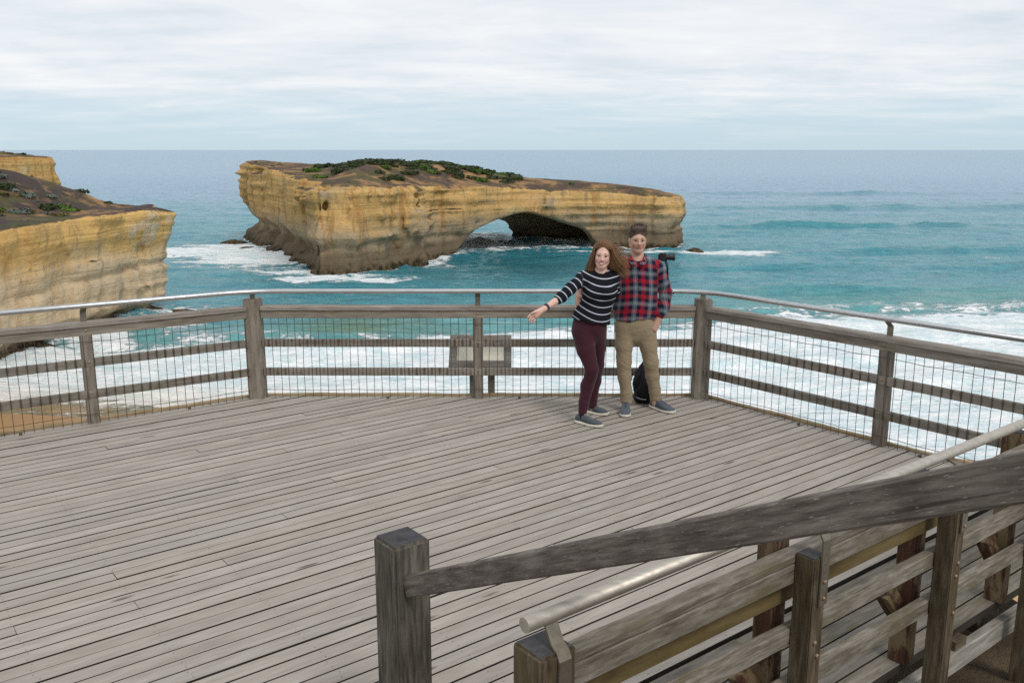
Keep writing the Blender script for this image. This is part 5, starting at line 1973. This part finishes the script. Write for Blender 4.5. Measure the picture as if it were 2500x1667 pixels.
for i in pick:
    p = v1[i]
    o_ = p - hm.p(0, 0.02, 0.03)
    o_ = o_ / np.linalg.norm(o_)
    if o_[2] < 0.1 or (o_[1] < -0.55 and o_[2] < 0.78):
        continue
    tng = np.array([0.45, -0.5, 0.1]) + rg.normal(size=3) * 0.45
    dr_ = o_ * 0.35 + tng * 0.7
    dr_ /= np.linalg.norm(dr_)
    L = rg.uniform(0.009, 0.018) * (0.4 + o_[2])
    paths.append(np.array([p - o_ * 0.003, p + dr_ * L * 0.5, p + dr_ * L + np.array([0, -0.004, -0.003])]))
    tones.append(np.clip(rg.normal(0.5, 0.22), 0, 1))
hair_object(man, TM, (v1, q1, 0.4 + 0.2 * fbm(v1[:, 0] / 0.01, v1[:, 1] / 0.01, v1[:, 2] / 0.01, 2, 3)), strands(paths, 0.0022, tones), M_HAIRM)

# ================================================================== things on and behind the deck
# information board beyond the fence
sg = empty('information_board', (-0.34, 9.52, -0.3), 'tilted information board with pale panel in a grey timber frame behind the fence', 'sign')
M_PANEL = plain('board_panel', (0.66, 0.63, 0.50), 0.5, vary=0.05, scale=6)
M_BFRAME = wood('board_frame', (0.10, 0.09, 0.075), (0.20, 0.185, 0.16), (0.30, 0.28, 0.25), grain=30, vary=0.05)
tl = R(38)
MB_ = Matrix.Translation((-0.34, 9.50, 0.405)) @ Matrix.Rotation(tl, 4, 'X')
w2_, h2_ = 0.335, 0.225
for nm_, c_, s_ in (('frame_side', (-w2_ + 0.04, 0, 0), (0.08, h2_ * 2, 0.05)), ('frame_side', (w2_ - 0.04, 0, 0), (0.08, h2_ * 2, 0.05)),
                    ('frame_top', (0, h2_ - 0.035, 0), (w2_ * 2 - 0.16, 0.07, 0.048)), ('frame_bottom', (0, -h2_ + 0.045, 0), (w2_ * 2 - 0.16, 0.09, 0.048))):
    link(nm_, MB().box((0, 0, 0), s_).me(nm_, bevel=0.003), M_BFRAME, sg, MB_ @ Matrix.Translation(c_))
link('panel', MB().box((0, 0, 0), (w2_ * 2 - 0.164, h2_ * 2 - 0.164, 0.02)).me('panel'), M_PANEL, sg, MB_ @ Matrix.Translation((0, 0.01, 0.002)))
link('backing', MB().box((0, 0, 0), (w2_ * 2 - 0.01, h2_ * 2 - 0.01, 0.03)).me('backing'), M_NEWEL, sg, MB_ @ Matrix.Translation((0, 0, -0.041)))
for x_ in (-0.425, -0.225):
    post('leg', Vector((x_, 9.53, 0)), 0.36, (0.075, 0.05), M_BFRAME, sg, Vector((1, 0, 0)), base=-2.2)
for x_, y_ in ((-0.1, -h2_ + 0.05), (0.02, -h2_ + 0.05), (0.05, h2_ - 0.035)):
    bolt(MB_ @ Vector((x_, y_, 0.026)), (MB_.to_3x3() @ Vector((0, 0, 1))), sg, 0.8)

# backpack leaning on the fence behind the man's legs
BP = Vector((1.375, 8.93, 0))
M_PACK = fabric('black_nylon', (0.010, 0.010, 0.013), 0.55, scale=90, vary=0.4, sheen=0.0)
M_PACK2 = fabric('dark_webbing', (0.03, 0.03, 0.036), 0.6, scale=90, vary=0.3, sheen=0.0)
bp = empty('backpack', BP, 'black backpack leaning on the fence behind the man\'s legs', 'backpack')
S = Sdf((-0.25, -0.2, -0.01), (0.25, 0.2, 0.52), 0.008)
S.path([(0, 0, 0.09), (0.0, 0.02, 0.2), (0.02, 0.045, 0.32), (0.02, 0.06, 0.39)], [0.115, 0.125, 0.10, 0.05], 0.04, 0.62)
S.ell((0, 0.0, 0.05), (0.13, 0.10, 0.05), 0.03)
S.ell((-0.01, -0.085, 0.14), (0.095, 0.05, 0.095), 0.02)
me, v = S.mesh('bag', lambda p: 0.007 * fbm(p[:, 0] / 0.06, p[:, 1] / 0.06, p[:, 2] / 0.06, 3, 95))
link('bag', me, M_PACK, bp, Matrix.Translation(BP))
for pts, r_ in ((((-0.08, -0.075, 0.34), (-0.13, -0.11, 0.27), (-0.12, -0.12, 0.16), (-0.10, -0.10, 0.07)), 0.011), (((-0.03, -0.08, 0.36), (-0.05, -0.125, 0.25), (-0.04, -0.135, 0.17)), 0.009),
                (((-0.03, 0.03, 0.45), (0.0, -0.01, 0.49), (0.05, 0.03, 0.45)), 0.009), (((-0.09, -0.06, 0.37), (-0.15, -0.07, 0.33), (-0.165, -0.06, 0.25)), 0.008)):
    link('strap', MB().tube([BP + Vector(p) for p in pts], r_, 6, flat=0.5).me('strap', smooth=True), M_PACK2, bp)
link('reflective_tape', MB().tube([BP + Vector(p) for p in ((-0.115, -0.10, 0.085), (-0.07, -0.135, 0.075), (-0.02, -0.142, 0.072))], 0.006, 6, flat=0.8).me('reflective_tape'), plain('grey_tape', (0.35, 0.35, 0.37), 0.5), bp)
link('zip', MB().tube([BP + Vector((0.01 + 0.085 * math.sin(a), -0.108 + 0.02 * abs(math.sin(a)), 0.20 + 0.075 * math.cos(a))) for a in [k * 0.3 - 1.6 for k in range(11)]], 0.0035, 5).me('zip'), M_PACK2, bp)

# camera on a flexible tripod gripping the handrail
CP = Vector((1.57, 9.06, 1.16))
M_CAMB = plain('camera_black', (0.012, 0.012, 0.016), 0.45, vary=0.3)
M_BALL = plain('tripod_bead', (0.022, 0.022, 0.024), 0.5)
M_RING = plain('tripod_ring', (0.45, 0.46, 0.47), 0.4, vary=0.1)
ct = empty('camera_tripod', CP, 'black camera on a flexible beaded tripod gripping the handrail beside the man', 'tripod')
link('camera_body', MB().box((0, 0, 0), (0.085, 0.07, 0.08)).me('camera_body', bevel=0.012, segs=2), M_CAMB, ct, Matrix.Translation((1.515, 9.06, 1.483)))
ln = link('lens', MB().tube([(1.545, 9.06, 1.484), (1.580, 9.06, 1.484), (1.582, 9.06, 1.484), (1.620, 9.06, 1.482), (1.622, 9.06, 1.482), (1.638, 9.06, 1.482)], [0.031, 0.031, 0.034, 0.034, 0.038, 0.038], 18).me('lens', smooth=False), M_CAMB, ct)
link('stem', MB().tube([(1.550, 9.06, 1.45), (1.570, 9.06, 1.38), (1.572, 9.06, 1.28)], [0.014, 0.011, 0.014], 8).me('stem', smooth=True), M_CAMB, ct)


def bead_leg(pts):
    P = [Vector(p) for p in pts]
    tot = []
    for i in range(len(P) - 1):
        k = max(1, int((P[i + 1] - P[i]).length / 0.019))
        tot += [P[i].lerp(P[i + 1], j / k) for j in range(k)]
    leg = link('leg', MB().tube(pts, 0.006, 6).me('leg'), M_RING, ct)
    ball = MB().tube([(0, 0, -0.0095), (0, 0, -0.006), (0, 0, 0.0), (0, 0, 0.006), (0, 0, 0.0095)], [0.004, 0.0095, 0.0115, 0.0095, 0.004], 8).me('bead', smooth=True)
    for i, p in enumerate(tot):
        d = (tot[min(i + 1, len(tot) - 1)] - tot[max(i - 1, 0)])
        M_ = d.to_track_quat('Z', 'Y').to_matrix().to_4x4()
        M_.translation = p
        link('bead', ball, M_BALL, leg, M_)


bead_leg([(1.572, 9.06, 1.28), (1.595, 9.045, 1.22), (1.595, 9.04, 1.18), (1.620, 9.04, 1.14), (1.655, 9.035, 1.10)])
bead_leg([(1.572, 9.06, 1.28), (1.570, 9.11, 1.20), (1.555, 9.12, 1.13), (1.545, 9.09, 1.10)])
bead_leg([(1.572, 9.06, 1.28), (1.530, 9.05, 1.21), (1.510, 9.045, 1.165), (1.500, 9.04, 1.11)])
